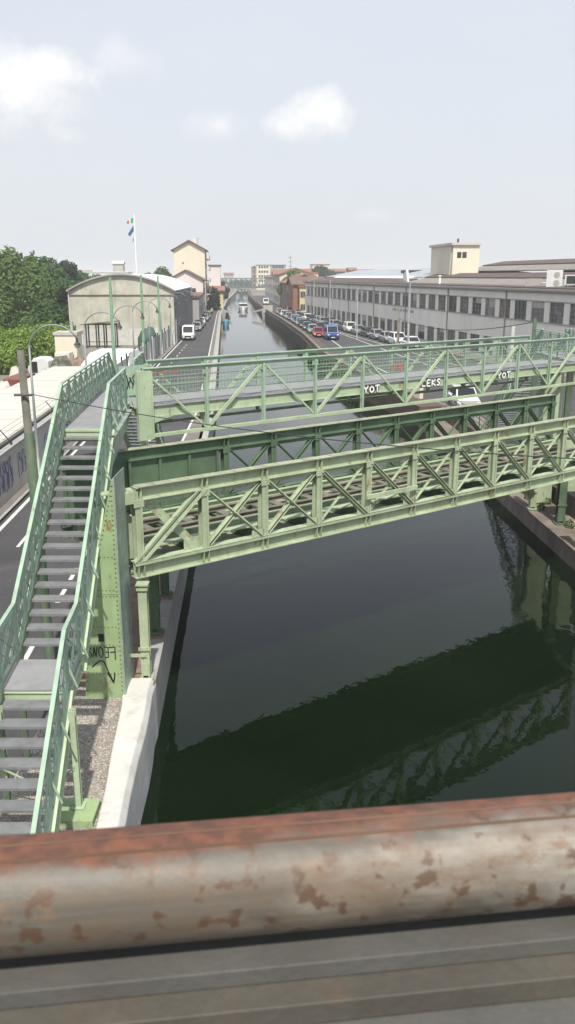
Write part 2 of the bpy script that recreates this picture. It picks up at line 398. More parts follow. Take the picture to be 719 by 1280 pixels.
# right street
struct(strip(lambda y: rbx(y)+2.2 if y > 60 else rbx(y)+3.4, lambda y: facx(y)-2.2, -20, 212, .004).build('right_road', 'asphalt'))
struct(strip(lambda y: rbx(y)+2.2, lambda y: rbx(y)+10.5, 212, 420, .005).build('right_road_beyond', 'asphalt'))
struct(strip(lambda y: facx(y)-2.2, lambda y: facx(y)-.02, 20, 212, .12).build('right_sidewalk', 'sidewalk'))
mk = strip(lambda y: rbx(y)*.45+facx(y)*.55-.4, lambda y: rbx(y)*.45+facx(y)*.55-.25, 80, 205, .009)
for f0 in (lambda y: facx(y)-5.9, lambda y: rbx(y)+4.0):
    a_ = strip(f0, lambda y: f0(y)+.14, 80, 205, .009); mk.add(a_.v, a_.f)
struct(mk.build('right_road_markings', 'road_paint'))

# ------------------------------------------------------------------ RAILWAY TRUSS BRIDGE
TF = Fr(-3.36, 18.35, 1, .75); NT = Vector((TF.n[0], TF.n[1], 0)); ZB, ZT = 2.40, 4.50; BAY = 1.719
bridge = thing('railway_bridge', 'heavy riveted pale green lattice truss railway bridge low over the canal', 'bridge', (0, 0, 0))
def grp(name, parent, label=None):
    o = bpy.data.objects.new(name, None); COL.objects.link(o); o.parent = parent
    if label: o['label'] = label
    return o
def gusset(mb, F, s, z, w, h, t, th=.014):
    mb.box(F, s-w/2, s+w/2, t, t+th, z-h/2, z+h/2)
    for i in range(4):
        for j in range(3): mb.rivet(F(s-w/2+w*(i+.5)/4, t, z-h/2+h*(j+.5)/3), F(0,-1,0)-F(0,0,0), .014)
def heavy_truss(F, t0, s_list, first_plate, mat, flip_at, name, label, ends=True, sgn=1):
    gm = MB(); s0, s1 = s_list[0], s_list[-1]
    if first_plate: s0 = first_plate[0]
    # bottom chord: deep channel with flanges, stiffeners and rivets; top chord likewise
    gm.ibeam(F(s0-.15, t0, ZB+.19), F(s1+.15, t0, ZB+.19), .26, .38)
    gm.box(F, s0-.16, s1+.16, t0-.13, t0-.115, ZB+.30, ZB+.385)
    bc = gm.build('bottom_chord', mat, None); 
    tc = MB(); tc.ibeam(F(s0-.05, t0, ZT-.15), F(s1+.05, t0, ZT-.15), .24, .30)
    tc.box(F, s0, s1, t0-.035, t0+.035, ZT-.42, ZT-.26)
    tco = tc.build('top_chord', mat, None)
    cap = MB(); 
    nseg = int((s1-s0)/.42)
    for i in range(nseg):
        a = s0 + (s1-s0)*i/nseg
        cap.box(F, a, a+(s1-s0)/nseg-.02, t0-.14, t0+.14, ZT+.002, ZT+.014+.008*rnd.random())
    capo = cap.build('chord_cover', 'chord_dirt', None)
    out = [bc, tco, capo]
    for s in s_list:
        st = MB(); v = st
        for k in (-.07, .07):
            st.bar(F(s+k, t0-.07, ZB+.03), F(s+k, t0-.07, ZB+.35), .012, .11, NT)
            st.bar(F(s+k, t0-.07, ZT-.27), F(s+k, t0-.07, ZT-.03), .012, .10, NT)
        for k in range(4):
            st.rivet(F(s-.3+.2*k, t0-.116, ZB+.343), -NT, .013)
        v.ibeam(F(s, t0, ZB+.38), F(s, t0, ZT-.30), .17, .20, NT)
        v.bar(F(s+.055, t0-.115, ZB+.38), F(s+.055, t0-.115, ZT-.1), .05, .012, NT)
        gusset(v, F, s, ZT-.36, .25, .17, t0-.128)
        out.append(v.build('vertical_post', mat, None))
    for i, (a, b2) in enumerate(zip(s_list, s_list[1:])):
        up = i < flip_at
        if first_plate is None and i == 0:
            d = MB()
            for k in (-.10, .0, .10):
                d.bar(F(a-.05+k*.9, t0-.06, ZB+.38), F(b2-.08+k*.9, t0-.06, ZT-.28), .045, .14 if k else .03, NT)
            for k in (-.145,.145): d.bar(F(a-.05+k*.9, t0-.135, ZB+.38), F(b2-.08+k*.9, t0-.135, ZT-.28), .03, .015, NT)
            out.append(d.build('end_diagonal', mat, None))
            d = MB(); d.bar(F(a+.25, t0+.05, ZT-.35), F(b2-.2, t0+.05, ZB+.45), .20, .016, NT)
            gusset(d, F, b2-.32, ZB+.52, .42, .3, t0+.03); out.append(d.build('flat_diagonal', mat, None)); continue
        e = .10
        p1, p2 = (F(a+e,t0+.02,ZB+.40), F(b2-e,t0+.02,ZT-.34))      # bottom-left to top-right
        p3, p4 = (F(a+e,t0-.06,ZT-.34), F(b2-e,t0-.06,ZB+.40))      # top-left to bottom-right
        wide, thin = ((p1,p2),(p3,p4)) if up else ((p3,p4),(p1,p2))
        d = MB(); off = Vector((F.d[0],F.d[1],0))*.055
        d.bar(wide[0], wide[1], .16, .014, NT); d.bar(wide[0]-off-NT*.05, wide[1]-off-NT*.05, .016, .09, NT); d.bar(wide[0]+off-NT*.05, wide[1]+off-NT*.05, .016, .09, NT)
        out.append(d.build('wide_diagonal', mat, None))
        d = MB(); d.bar(thin[0]-NT*.03, thin[1]-NT*.03, .075, .012, NT); d.bar(thin[0]-NT*.055, thin[1]-NT*.055, .014, .05, NT)
        out.append(d.build('thin_diagonal', mat, None))
        gg = MB(); gusset(gg, F, b2-.22, ZB+.47, .36, .17, t0-.10); out.append(gg.build('gusset_plate', mat, None))
    if first_plate:
        p = MB(); p.box(F, first_plate[0], first_plate[1], t0-.012, t0+.012, ZB+.3, ZT-.2)
        n = 5
        for i in range(n+1):
            s = first_plate[0] + (first_plate[1]-first_plate[0])*i/n
            p.box(F, s-.04, s+.04, t0-.09, t0-.013, ZB+.35, ZT-.3)
            for k in range(12): p.rivet(F(s+.1, t0-.012, ZB+.45+k*.125), -NT, .014)
        out.append(p.build('web_plate', mat, None))
    g0 = grp(name, bridge, label)
    for o in out: o.parent = g0
    return g0
heavy_truss(TF, 0, [k*BAY for k in range(11)], None, 'truss_green', 3, 'truss_girder', 'pale green lattice girder nearest the camera')
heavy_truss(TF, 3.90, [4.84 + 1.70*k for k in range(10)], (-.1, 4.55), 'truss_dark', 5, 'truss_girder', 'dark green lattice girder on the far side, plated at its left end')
# end portal plate at left of the near girder (torn top corner)
p = MB(); p.prism(TF, [(-.80,ZB+.4),(-.02,ZB+.4),(-.02,ZT-.12),(-.03,ZT-.75),(-.30,ZT-.42),(-.40,ZT-.55),(-.80,ZT-.5)], .18, .20); 
for k in range(6):
    for j in range(3): p.rivet(TF(-.7+j*.2, .18, ZB+.5+k*.09), -NT, .014)
p.box(TF, -.80, .0, .02, .30, ZT-.10, ZT-.07); p.build('end_plate', 'truss_green', bridge)
p = MB(); p.box(TF, -.62, .0, -.10, .16, ZT-.35, ZT-.085); p.build('end_plate', 'truss_green', bridge)
# floor: deck sheet, cross beams, stringers, sleepers and rails
d = MB(); d.add([TF(-.3,.14,ZB+.06),TF(17.2,.14,ZB+.06),TF(20.0,3.75,ZB+.06),TF(-.1,3.75,ZB+.06),TF(-.3,.14,ZB+.10),TF(17.2,.14,ZB+.10),TF(20.0,3.75,ZB+.10),TF(-.1,3.75,ZB+.10)],
   [(3,2,1,0),(4,5,6,7),(0,1,5,4),(1,2,6,5),(2,3,7,6),(3,0,4,7)]); d.build('deck', 'chord_dirt', bridge)
for k in range(11):
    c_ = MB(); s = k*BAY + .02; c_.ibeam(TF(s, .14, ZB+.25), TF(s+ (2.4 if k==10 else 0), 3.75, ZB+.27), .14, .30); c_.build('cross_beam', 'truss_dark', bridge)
for t, m_ in ((.95, 'truss_green'), (1.45,'rail_steel'), (2.35, 'rail_steel'), (2.85, 'truss_green')):
    c_ = MB(); c_.ibeam(TF(-.2, t, ZB+.52), TF(17.6+t*.5, t, ZB+.52), .13, .16 if t in (.95, 2.85) else .12); c_.build('stringer', m_, bridge)
c_ = MB()
for k in range(30): c_.box(TF, k*.58, k*.58+.22, 1.02, 2.78, ZB+.43, ZB+.47)
c_.build('sleepers', 'sleeper', bridge)
w_ = MB(); w_.box(TF, 0, 17.2, .35, .62, ZB+.50, ZB+.54); w_.build('walkway', 'truss_green', bridge)
# small ladder rail on the near girder (the pale bar across two posts)
w_ = MB(); w_.box(TF, 6.72, 8.62, -.22, -.16, ZB+.80, ZB+.92); w_.build('cross_rail', 'truss_green', bridge)
# legs
def leg(x, y, zb, zt, mat='truss_green', w=.24, name='pier_leg', d=None, cap=True):
    l = MB(); d = d or w; l.ibeam((x, y, zb+.12), (x, y, zt-.14), w, d, (0,1,0), .022, .022)
    for k in (-1, 1): l.box(W, x+k*w*.36-.012, x+k*w*.36+.012, y-d/2-.03, y+d/2+.03, zb+.05, zb+.42)
    l.box(W, x-w*.75, x+w*.75, y-d*.75, y+d*.75, zb, zb+.05)
    if cap:
        l.box(W, x-w*.62, x+w*.62, y-d*.7, y+d*.7, zt-.14, zt-.09); l.box(W, x-w*.4, x+w*.4, y-d*.4, y+d*.4, zt-.09, zt-.03); l.box(W, x-w*.7, x+w*.7, y-d*.7, y+d*.7, zt-.03, zt)
    l.box(W, x-w/2-.04, x+w/2+.04, y-d/2-.035, y-d/2-.005, zb+.75, zb+.83)
    return l.build(name, mat, bridge)
leg(-3.24, 17.95, .05, ZB-.01, w=.20); leg(-3.40, 20.45, .12, ZB-.01, 'truss_dark', w=.22); leg(-3.54, 23.2, .12, ZB-.01, 'truss_dark', w=.22)  # deck's shade put into the dark paint of the middle and rear legs
for x, y in ((-3.24,17.95),(-3.40,20.45),(-3.54,23.2)): f_ = MB(); f_.box(W, x-.28, x+.2, y-.28, y+.24, -.2, .115 if y > 19 else .045); f_.build('footing', 'brick_ledge', bridge)
b_ = MB(); b_.box(W, -3.58, -3.2, 17.81, 17.85, .65, .72); b_.build('tie_bar', 'truss_green', bridge)
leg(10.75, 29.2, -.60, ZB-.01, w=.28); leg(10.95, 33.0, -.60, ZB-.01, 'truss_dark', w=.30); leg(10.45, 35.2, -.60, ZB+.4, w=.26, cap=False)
p = MB(); p.box(W, 10.9, 12.0, 33.5, 33.56, .6, ZB+.3); p.build('pier_plate', 'truss_green', bridge)
f_ = MB(); f_.box(W, 11.95, 13.0, 29.0, 36.5, -.3, ZB-.02); f_.build('abutment', 'concrete', bridge)

class AG:
    def __call__(f, s, t, z): return Vector((11.95 + t, 36.5 - s, z))
for i, (mt, a, b2) in enumerate((('paint_pink', .3, 2.4), ('paint_blue', 2.6, 4.6), ('paint_violet', 4.8, 6.8))):
    mb = MB(); mb.ribbon(AG(), [(a, .5), (a+.4, 1.8), (a+.9, .6), (a+1.3, 1.9), (b2, .6)], .42, -.01-.006*i); mb.build('graffiti', mt, bridge)

# ------------------------------------------------------------------ FOOTBRIDGE
AF = Fr(-4.05, 24.08, 1, .77); NA = Vector((AF.n[0], AF.n[1], 0)); AB = 2.082
fb = thing('footbridge', 'light green pedestrian footbridge with open stairs crossing above the railway truss', 'bridge')
ZD = 5.42
def light_truss(t0, s0, nb, side, label):
    g0 = grp('side_truss', fb, label); sl = [s0 + AB*k for k in range(nb+1)]; S1 = sl[-1]
    o = []
    mb = MB(); mb.bar(AF(s0, t0, 6.50), AF(S1, t0, 6.50), .15, .03); mb.bar(AF(s0, t0, 6.44), AF(S1, t0, 6.44), .02, .09); o.append(mb.build('top_rail', 'rail_green'))
    mb = MB(); mb.bar(AF(s0, t0, 4.58), AF(S1, t0, 4.58), .14, .09); o.append(mb.build('lower_chord', 'foot_green'))
    mb = MB(); mb.ibeam(AF(s0-.2, t0+.1*side, 5.25), AF(S1, t0+.1*side, 5.25), .10, .32); o.append(mb.build('edge_beam', 'foot_green'))
    for z in (6.22, 5.98, 5.74):
        mb = MB(); mb.tube([AF(s0, t0+.06*side, z), AF(S1, t0+.06*side, z)], .016, 6); o.append(mb.build('guard_rail', 'rail_green'))
    mb = MB()       # wire mesh infill
    n = int((S1-s0)/.13)
    for i in range(n): mb.bar(AF(s0+i*.13, t0+.075*side, 5.5), AF(s0+i*.13, t0+.075*side, 6.22), .006, .006)
    for i in range(6): mb.bar(AF(s0, t0+.075*side, 5.55+i*.115), AF(S1, t0+.075*side, 5.55+i*.115), .006, .006)
    o.append(mb.build('wire_mesh', 'rail_green'))
    for i, s in enumerate(sl):
        if i == 0 and side > 0: continue
        mb = MB(); mb.ibeam(AF(s, t0, 4.52), AF(s, t0, 6.42), .085, .11, NA, .012, .012); mb.rivet(AF(s, t0-.06, 6.36), -NA, .02)
        mb.box(AF, s-.12, s+.12, t0-.008, t0+.008, 6.22, 6.40)
        o.append(mb.build('post', 'rail_green'))
    for i, (a, b2) in enumerate(zip(sl, sl[1:])):
        mb = MB()
        if i % 2 == 0: mb.bar(AF(a+.07, t0, 6.38), AF(b2-.05, t0, 4.66), .055, .05, NA)
        else: mb.bar(AF(a+.05, t0, 4.66), AF(b2-.07, t0, 6.38), .10, .05, NA)
        o.append(mb.build('diagonal', 'foot_green'))
    for x in o: x.parent = g0
    return g0
light_truss(0, 0, 10, 1, 'near side of the footbridge with spray painted letters')
light_truss(2.0, 1.2, 9, -1, 'far side of the footbridge')
mb = MB(); mb.add([AF(-.3,.05,ZD-.03),AF(20.9,.05,ZD-.03),AF(20.9,1.95,ZD-.03),AF(.6,1.95,ZD-.03),AF(-.3,.05,ZD+.006),AF(20.9,.05,ZD+.006),AF(20.9,1.95,ZD+.006),AF(.6,1.95,ZD+.006)],
    [(3,2,1,0),(4,5,6,7),(0,1,5,4),(1,2,6,5),(2,3,7,6),(3,0,4,7)]); mb.build('deck', 'deck_plate', fb)
for k in range(11):
    mb = MB(); mb.ibeam(AF(k*AB, .12, 5.24), AF(k*AB, 1.88, 5.24), .09, .24); mb.build('cross_beam', 'foot_green', fb)
    if k % 2 == 1:
        mb = MB(); mb.prism(Fr(*AF(k*AB,0,0)[:2], NA.x, NA.y), [(.05,4.62),(.55,5.1),(.05,5.1)], -.01, .01); mb.build('bracket', 'foot_green', fb)
# end post of the near truss
mb = MB(); mb.box(AF, -.22, .22, -.07, .07, 4.48, 6.44); mb.box(AF, -.24, -.20, -.10, -.071, 4.5, 6.4); mb.box(AF, .20, .24, -.10, -.071, 4.5, 6.4)
for k in range(14): mb.rivet(AF(.17,-.071,4.6+k*.13), -NA, .012)
mb.build('end_post', 'foot_green', fb)
mb = MB(); mb.box(AF, .28, 1.35, 2.02, 2.04, 5.48, 6.38); mb.build('side_panel', 'rail_green', fb)
mb = MB(); mb.prism(AF, [(.24,5.09),(1.0,5.09),(.24,4.9)], .05, .07); mb.build('bracket', 'foot_green', fb)

# stairs: frame with s running down towards the camera, t across to the right
class SF:
    def __init__(f, x, y, k, sg): f.x, f.y, f.k, f.sg = x, y, k, sg
    def __call__(f, s, t, z): return Vector((f.x + f.k*s + t, f.y - f.sg*s, z))
SN = SF(-5.42, 20.5, .072, 1); SW = 1.14
def railing(name, F, pts, t, parent, label=None, side=1, npan=None):
    """pts: (s,z) walking surface polyline; rail 1.12 above, lattice panels, stringer"""
    g0 = grp(name, parent, label); o = []
    H = 1.10
    tr = MB()
    for (a, za), (b2, zb) in zip(pts, pts[1:]):
        tr.bar(F(a,t,za+H), F(b2,t,zb+H), .07, .035); tr.bar(F(a,t,za+H-.11), F(b2,t,zb+H-.11), .045, .03)
    o.append(tr.build('handrail', 'rail_green'))
    lr = MB()
    for (a, za), (b2, zb) in zip(pts, pts[1:]): lr.bar(F(a,t,za+.16), F(b2,t,zb+.16), .05, .03); 
    o.append(lr.build('bottom_rail', 'rail_green'))
    for (a, za), (b2, zb) in zip(pts, pts[1:]):
        L_ = math.hypot(b2-a, zb-za); n = max(1, round(L_/ .98))
        for i in range(n+1):
            u = i/n; s = a+(b2-a)*u; z = za+(zb-za)*u
            pm = MB()
            if i == 0 and a != pts[0][0]: s += .004; z_ = z
            if i == n and b2 != pts[-1][0]: continue
            pm.bar(F(s,t,z-.05), F(s,t,z+H), .05, .05, (0,1,0))
            # outward strut bracket
            pm.bar(F(s,t+.03*side,z+.42), F(s,t+.16*side,z+.05), .03, .014, (0,1,0))
            o.append(pm.build('post', 'rail_green'))
            if i < n:
                u2 = (i+1)/n; s2 = a+(b2-a)*u2; z2 = za+(zb-za)*u2
                lp = MB(); e = .06
                lp.bar(F(s+e,t,z+.2), F(s2-e,t,z2+H-.14), .03, .02); lp.bar(F(s+e,t+.02*side,z+H-.14), F(s2-e,t+.02*side,z2+.2), .03, .02)
                sm, zm = (s+s2)/2, (z+z2)/2; hh = (H+.06)/2
                dm = [(s+e+.1, zm+hh-(zm-z)*.5), (sm, zm+H-.16), (s2-e-.1, zm+hh+(z2-zm)*.5), (sm, zm+.2), (s+e+.1, zm+hh-(zm-z)*.5)]
                for (p1, q1), (p2, q2) in zip(dm, dm[1:]): lp.bar(F(p1,t-.02*side,q1), F(p2,t-.02*side,q2), .022, .016)
                for j in range(1, 6):
                    v = j/6; lp.bar(F(s+(s2-s)*v,t,z+(z2-z)*v+.17), F(s+(s2-s)*v,t,z+(z2-z)*v+H-.12), .008, .008, (0,1,0))
                o.append(lp.build('lattice_panel', 'rail_green'))
    for x in o: x.parent = g0
    return g0
def flight(F, s0, z0, n, going, rise, label, width=SW):
    """n treads below (s0,z0)"""
    g0 = grp('stair_flight', fb, label)
    for k in range(1, n+1):
        a = s0 + going*(k-1); z = z0 - rise*k
        tm = MB()
        tm.add([F(a+.03,.03,z-.03),F(a+going-.005,.03,z-.03),F(a+going-.005,width-.03,z-.03),F(a+.03,width-.03,z-.03),
                F(a+.03,.03,z),F(a+going-.005,.03,z),F(a+going-.005,width-.03,z),F(a+.03,width-.03,z)], [(3,2,1,0),(4,5,6,7),(0,1,5,4),(1,2,6,5),(2,3,7,6),(3,0,4,7)])
        tm.bar(F(a+going-.0,.03,z-.018), F(a+going-.0,width-.03,z-.018), .012, .045)
        o = tm.build('tread', 'tread', None); o.parent = g0
    s1 = s0+going*n; z1 = z0-rise*n-0
    for t, sd in ((0, -1), (width, 1)):
        st = MB(); sl = -rise/going
        def P(s): return z0 - rise/going*(s-s0)
        st.add([F(s0-.02,t-.008,P(s0)-.36),F(s1+going*.6,t-.008,P(s1+going*.6)-.36),F(s1+going*.6,t+.008,P(s1+going*.6)-.36),F(s0-.02,t+.008,P(s0)-.36),
                F(s0-.02,t-.008,P(s0)-.02),F(s1+going*.6,t-.008,P(s1+going*.6)-.02),F(s1+going*.6,t+.008,P(s1+going*.6)-.02),F(s0-.02,t+.008,P(s0)-.02)],
               [(3,2,1,0),(4,5,6,7),(0,1,5,4),(1,2,6,5),(2,3,7,6),(3,0,4,7)])
        for dz in (-.02, -.36):
            st.bar(F(s0, t+.04*sd, P(s0)+dz), F(s1+going*.6, t+.04*sd, P(s1+going*.6)+dz), .09, .018)
        o = st.build('stringer', 'foot_green', None); o.parent = g0
    return g0
RT = (ZD - 2.15)/19; GO = 6.0/19
flight(SN, 0, ZD, 18, GO, RT, 'upper flight of grey treads on the near staircase')
s_ml = 19*GO - .02
flight(SN, s_ml+1.2, 2.15, 11, .316, .179, 'lower flight of grey treads on the near staircase')
def plat(F, s0, s1, z, w, name='landing'):
    mb = MB(); c = [F(s0,.0,0),F(s1,.0,0),F(s1,w,0),F(s0,w,0)]
    mb.add([(p.x,p.y,z-.03) for p in c]+[(p.x,p.y,z) for p in c], [(3,2,1,0),(4,5,6,7),(0,1,5,4),(1,2,6,5),(2,3,7,6),(3,0,4,7)]); mb.build(name, 'deck_plate', fb)
    bm_ = MB()
    for a, b2 in (((s0,0),(s1,0)),((s1,0),(s1,w)),((s0,w),(s1,w)),((s0,0),(s0,w))):
        bm_.ibeam(F(a[0],a[1],z-.17)-Vector((0,0,0)), F(b2[0],b2[1],z-.17), .07, .26)
    bm_.build('landing_frame', 'foot_green', fb)
plat(SN, -8.6, .0, ZD, SW); plat(SN, s_ml, s_ml+1.2, 2.15, SW)
mb = MB(); mb.bar(SN(.012,.02,ZD-.02), SN(.012,SW-.02,ZD-.02), .05, .05); mb.build('nosing', 'foot_green', fb)
ptsN = [(0,ZD),(s_ml,2.15),(s_ml+1.2,2.15),(s_ml+1.2+11.6*.316,2.15-11.6*.179)]
railing('stair_railing', SN, ptsN, 0, fb, 'left lattice railing of the near staircase', -1)
railing('stair_railing', SN, ptsN, SW, fb, 'right lattice railing of the near staircase, beside the riveted column', 1)
railing('landing_railing', SN, [(-8.6,ZD),(-.09,ZD)], 0, fb, 'long lattice railing on the road side of the top landing', -1)
railing('landing_railing', SN, [(-3.45,ZD),(-.09,ZD)], SW, fb, 'short lattice railing between stair head and footbridge', 1)
railing('landing_railing', SN, [(-8.6,ZD),(-5.9,ZD)], SW, fb, 'short lattice railing on the canal side beyond the footbridge', 1)
# slanting side plate under the landing (towards the footbridge post)
mb = MB(); mb.add([SN(-3.5,SW+.02,5.36),SN(.35,SW+.02,5.30),SN(.55,SW+.02,4.55),SN(-3.5,SW+.02,5.0),SN(-3.5,SW+.035,5.36),SN(.35,SW+.035,5.30),SN(.55,SW+.035,4.55),SN(-3.5,SW+.035,5.0)],
    [(3,2,1,0),(4,5,6,7),(0,1,5,4),(1,2,6,5),(2,3,7,6),(3,0,4,7)]); mb.bar(SN(-3.5,SW+.09,5.37), SN(.3,SW+.09,5.31), .12, .02); mb.build('side_plate', 'tower_silver', fb)
# far stair going down beyond the landing
SFAR = SF(-5.42+.072*-8.6, 29.1, -.06, -1)
flight(SFAR, 0, ZD, 27, .30, .185, 'far staircase descending away along the left road')
railing('stair_railing', SFAR, [(.09,ZD),(8.3,.3)], 0, fb, 'left railing of the far staircase', -1)
railing('stair_railing', SFAR, [(.09,ZD),(8.3,.3)], SW, fb, 'right railing of the far staircase', 1)
# posts below the landings
def fpost(x, y, z0, z1, w=.12, mat='foot_green'):
    mb = MB(); mb.ibeam((x,y,z0), (x,y,z1), w, w, (0,1,0), .014, .014); mb.box(W, x-w, x+w, y-w, y+w, z0, z0+.02); mb.build('support_post', mat, fb)
fpost(-3.60, 12.85, .18, 2.02, .11); fpost(-4.86, 12.95, .18, 2.02, .11); fpost(-4.25, 14.45, .05, 2.0, .1); fpost(-4.96, 14.45, .03, 2.0, .1)
fpost(-6.0, 28.9, .02, 5.1, .2); fpost(-4.9, 28.9, .02, 5.1, .2); fpost(-5.55, 24.5, .02, 5.1, .2)
mb = MB(); mb.box(W, -3.95, -3.28, 12.45, 13.1, 0, .17); mb.build('plinth', 'tower_green', fb, bevel=.01)
mb = MB(); mb.bar((-4.86,12.8,1.0), (-3.6,12.8,1.0), .05, .05); mb.bar((-4.86,12.8,.95), (-3.62,12.8,.25), .03, .02); mb.bar((-4.86,12.78,.25), (-3.62,12.78,.95), .03, .02); mb.build('brace', 'foot_green', fb)
# riveted plate column beside the stair
CF = Fr(-4.45, 17.05, 1, -.02)
mb = MB(); prof = [(0,0.0),(.86,0.0),(.86,4.98),(.84,4.98),(.43,3.35),(.07,1.25)]
def cl_(z): return interp([(0,0),(.07,1.25),(.43,3.35),(.84,4.98)], z)
mb.prism(CF, prof, 0, 1.08)
nf = Vector((0,-1,0)); col_mb = mb; mb = MB()
for k in range(46):
    z = .12 + k*.105
    mb.rivet(CF(.82,-.001,z), nf, .02)
    mb.rivet(CF(min(cl_(z)+.045,.84),-.001,z), nf, .02)
    mb.rivet(CF(.86,.04,z), Vector((1,0,0)), .013); mb.rivet(CF(.86,.12,z), Vector((1,0,0)), .013)
for z in (.62, 1.30, 1.72, 2.42, 2.56, 3.3, 4.1):
    for k in range(9):
        s = .12 + .08*k
        if s > cl_(z)+.03: mb.rivet(CF(s,-.001,z), nf, .017)
mb.build('rivets', 'rivet_dark', fb); col = col_mb.build('riveted_column', 'tower_green', fb)
mb = MB()
mb.box(CF, cl_(2.5)+.02, .86, -.010, -.002, 2.47, 2.50); mb.build('seam_strip', 'tower_green', fb)
mb = MB(); mb.box(CF, .861, .875, -.02, 1.08, 0, 5.0); mb.box(CF, .875, .90, -.02, .01, 0, 5.0); mb.build('side_flange', 'tower_silver', fb)
mb = MB(); mb.box(CF, .365, .485, -.006, -.002, 1.38, 1.56); mb.build('access_hole', 'paint_black', fb)
mb = MB(); mb.box(CF, -.1, 1.0, -.15, 1.25, -.3, .02); mb.build('column_base', 'brick_ledge', fb)
mb = MB()
GZ, LW_ = 1.0, .022
def gl(pts, x0): mb.ribbon(CF, [(x0 + a*.105, GZ + z*.26) for a, z in pts], LW_, -.008)
gl([(.9,.72),(.5,1),(.0,.86),(.05,.62),(.6,.5),(.95,.3),(.7,.0),(.15,.35)], .10)
gl([(.0,0.05),(.3,.95)], .225); gl([(.3,.95),(.62,.08)], .225); gl([(.62,.08),(.95,.98)], .225)
gl([(.5,1),(.95,.75),(1,.3),(.6,0),(.15,.25),(.1,.75),(.5,1)], .345)
gl([(.1,1),(.95,.95)], .46); gl([(.4,.55),(1.0,.5)], .46); gl([(.95,.95),(1.0,.5),(.95,.05)], .46); gl([(.95,.05),(.3,.02)], .46)
gl([(-.05,.95),(1.25,1.0)], .58); gl([(.2,.5),(1.2,.55)], .58); gl([(1.25,1.0),(1.25,-.15)], .58)
mb.ribbon(CF, [(.19,.78),(.30,.88),(.38,.93),(.45,.92),(.49,.84),(.54,.68),(.60,.54),(.64,.42)], .024, -.012)
mb.ribbon(CF, [(.52,.66),(.58,.54),(.64,.42)], .024, -.016); mb.ribbon(CF, [(.68,.66),(.67,.54),(.64,.41)], .026, -.020)
mb.build('graffiti', 'paint_black', fb)

# spray letters on the footbridge edge beam
LET = {'Y': [[(.0,1),(.45,.5)],[(.9,1),(.45,.5),(.45,0)]], 'O': [[(.5,.9),(.1,.65),(.12,.25),(.5,0),(.88,.25),(.9,.65),(.5,.9)]], 'T': [[(0,.95),(1,1)],[(.5,.97),(.48,0)]],
       'C': [[(.95,.85),(.4,1),(.05,.6),(.15,.1),(.9,.1)]], 'E': [[(.9,1),(.1,.95),(.1,.05),(.9,.0)],[(.1,.5),(.7,.5)]], 'K': [[(.1,1),(.1,0)],[(.9,1),(.12,.5),(.95,0)]],
       'S': [[(.9,.85),(.5,1),(.1,.75),(.85,.3),(.5,0),(.05,.15)]], 'A': [[(0,0),(.5,1),(1,0)],[(.22,.4),(.78,.4)]], 'R': [[(.1,0),(.1,1),(.8,.85),(.75,.5),(.1,.5)],[(.4,.5),(.9,0)]],
       'M': [[(0,0),(.1,1),(.5,.4),(.9,1),(1,0)]]}
def word(txt, F, s, z, w, h, t, mats, lw, par):
    for mi, (mt, k) in enumerate(mats):
        mb = MB()
        for i, ch in enumerate(txt):
            for j, st in enumerate(LET[ch]):
                P = []
                for (a, b2), (c_, d_) in zip(st, st[1:]):
                    P += [(a+(c_-a)*u/3, b2+(d_-b2)*u/3) for u in range(3)]
                P.append(st[-1]); P = [(s+(i+a*.82)*w, z+b2*h) for a, b2 in P]
                mb.ribbon(F, P, lw*k, t-.004*mi-.0005*i-.0015*j)
        mb.build('graffiti', mt, par)
def s_of(px, F=AF, x0=-4.05, k=.77, y0=27.2):        # distance along the footbridge of a photo column
    r = (px-359.5)/FPX; X = r*(.963*y0+.95)/(1-r*.963*k); return (X-x0)*math.hypot(1,k)
def blob_word(txt, s0, s1): word(txt, AF, s0, 5.13, (s1-s0)/len(txt), .23, .03, [('paint_black', 1.0), ('paint_white', .5)], .115, fb)
blob_word('YOT', s_of(456), s_of(477)); blob_word('CEKS', s_of(528.5), s_of(553)); blob_word('YOT', s_of(623.5), s_of(640.5))
F2 = AF
word('CARMO', AF, 1.2, 6.10, .22, .2, 1.92, [('paint_red', 1)], .045, fb)
word('ORM', AF, s_of(512)+.9, 5.58, .3, .22, 1.85, [('paint_red', 1)], .05, fb)
mb = MB()
for i in range(9):
    s = .38+.1*i; mb.ribbon(AF, [(s,5.6+.3*rnd.random()),(s+.06,5.75+.4*rnd.random()),(s+.02,6.0+.3*rnd.random()),(s+.12,5.7+.5*rnd.random())], .028, 2.0-.003*i)
mb.build('graffiti', 'paint_black', fb)
# right end: landing, column, stair going away
RX, RY = AF(20.9, 1, 0).x, AF(20.9, 1, 0).y
SR = SF(12.5, 42.6, -.05, -1)
plat(SF(12.5, 34.6, -.05, -1), 0, 8.0, ZD, 1.5)
flight(SR, 0, ZD, 27, .31, .185, 'staircase on the right bank descending away from the camera', 1.4)
railing('stair_railing', SR, [(.09,ZD),(8.5,.3)], 0, fb, 'canal side railing of the right bank staircase', -1)
railing('stair_railing', SR, [(.09,ZD),(8.5,.3)], 1.4, fb, 'street side railing of the right bank staircase', 1)
railing('landing_railing', SF(12.5, 34.6, -.05, -1), [(3.6,ZD),(8.0,ZD)], 0, fb, 'canal side railing of the right landing', -1)
railing('landing_railing', SF(12.5, 34.6, -.05, -1), [(0,ZD),(8.0,ZD)], 1.5, fb, 'street side railing of the right landing', 1)
for x, y in ((12.5,38.0),(13.8,35.0),(12.2,42.4),(13.5,42.4)): fpost(x, y, .02, 5.1, .24)
mb = MB(); mb.box(W, 10.9, 11.55, 36.2, 36.9, -.6, 5.0)
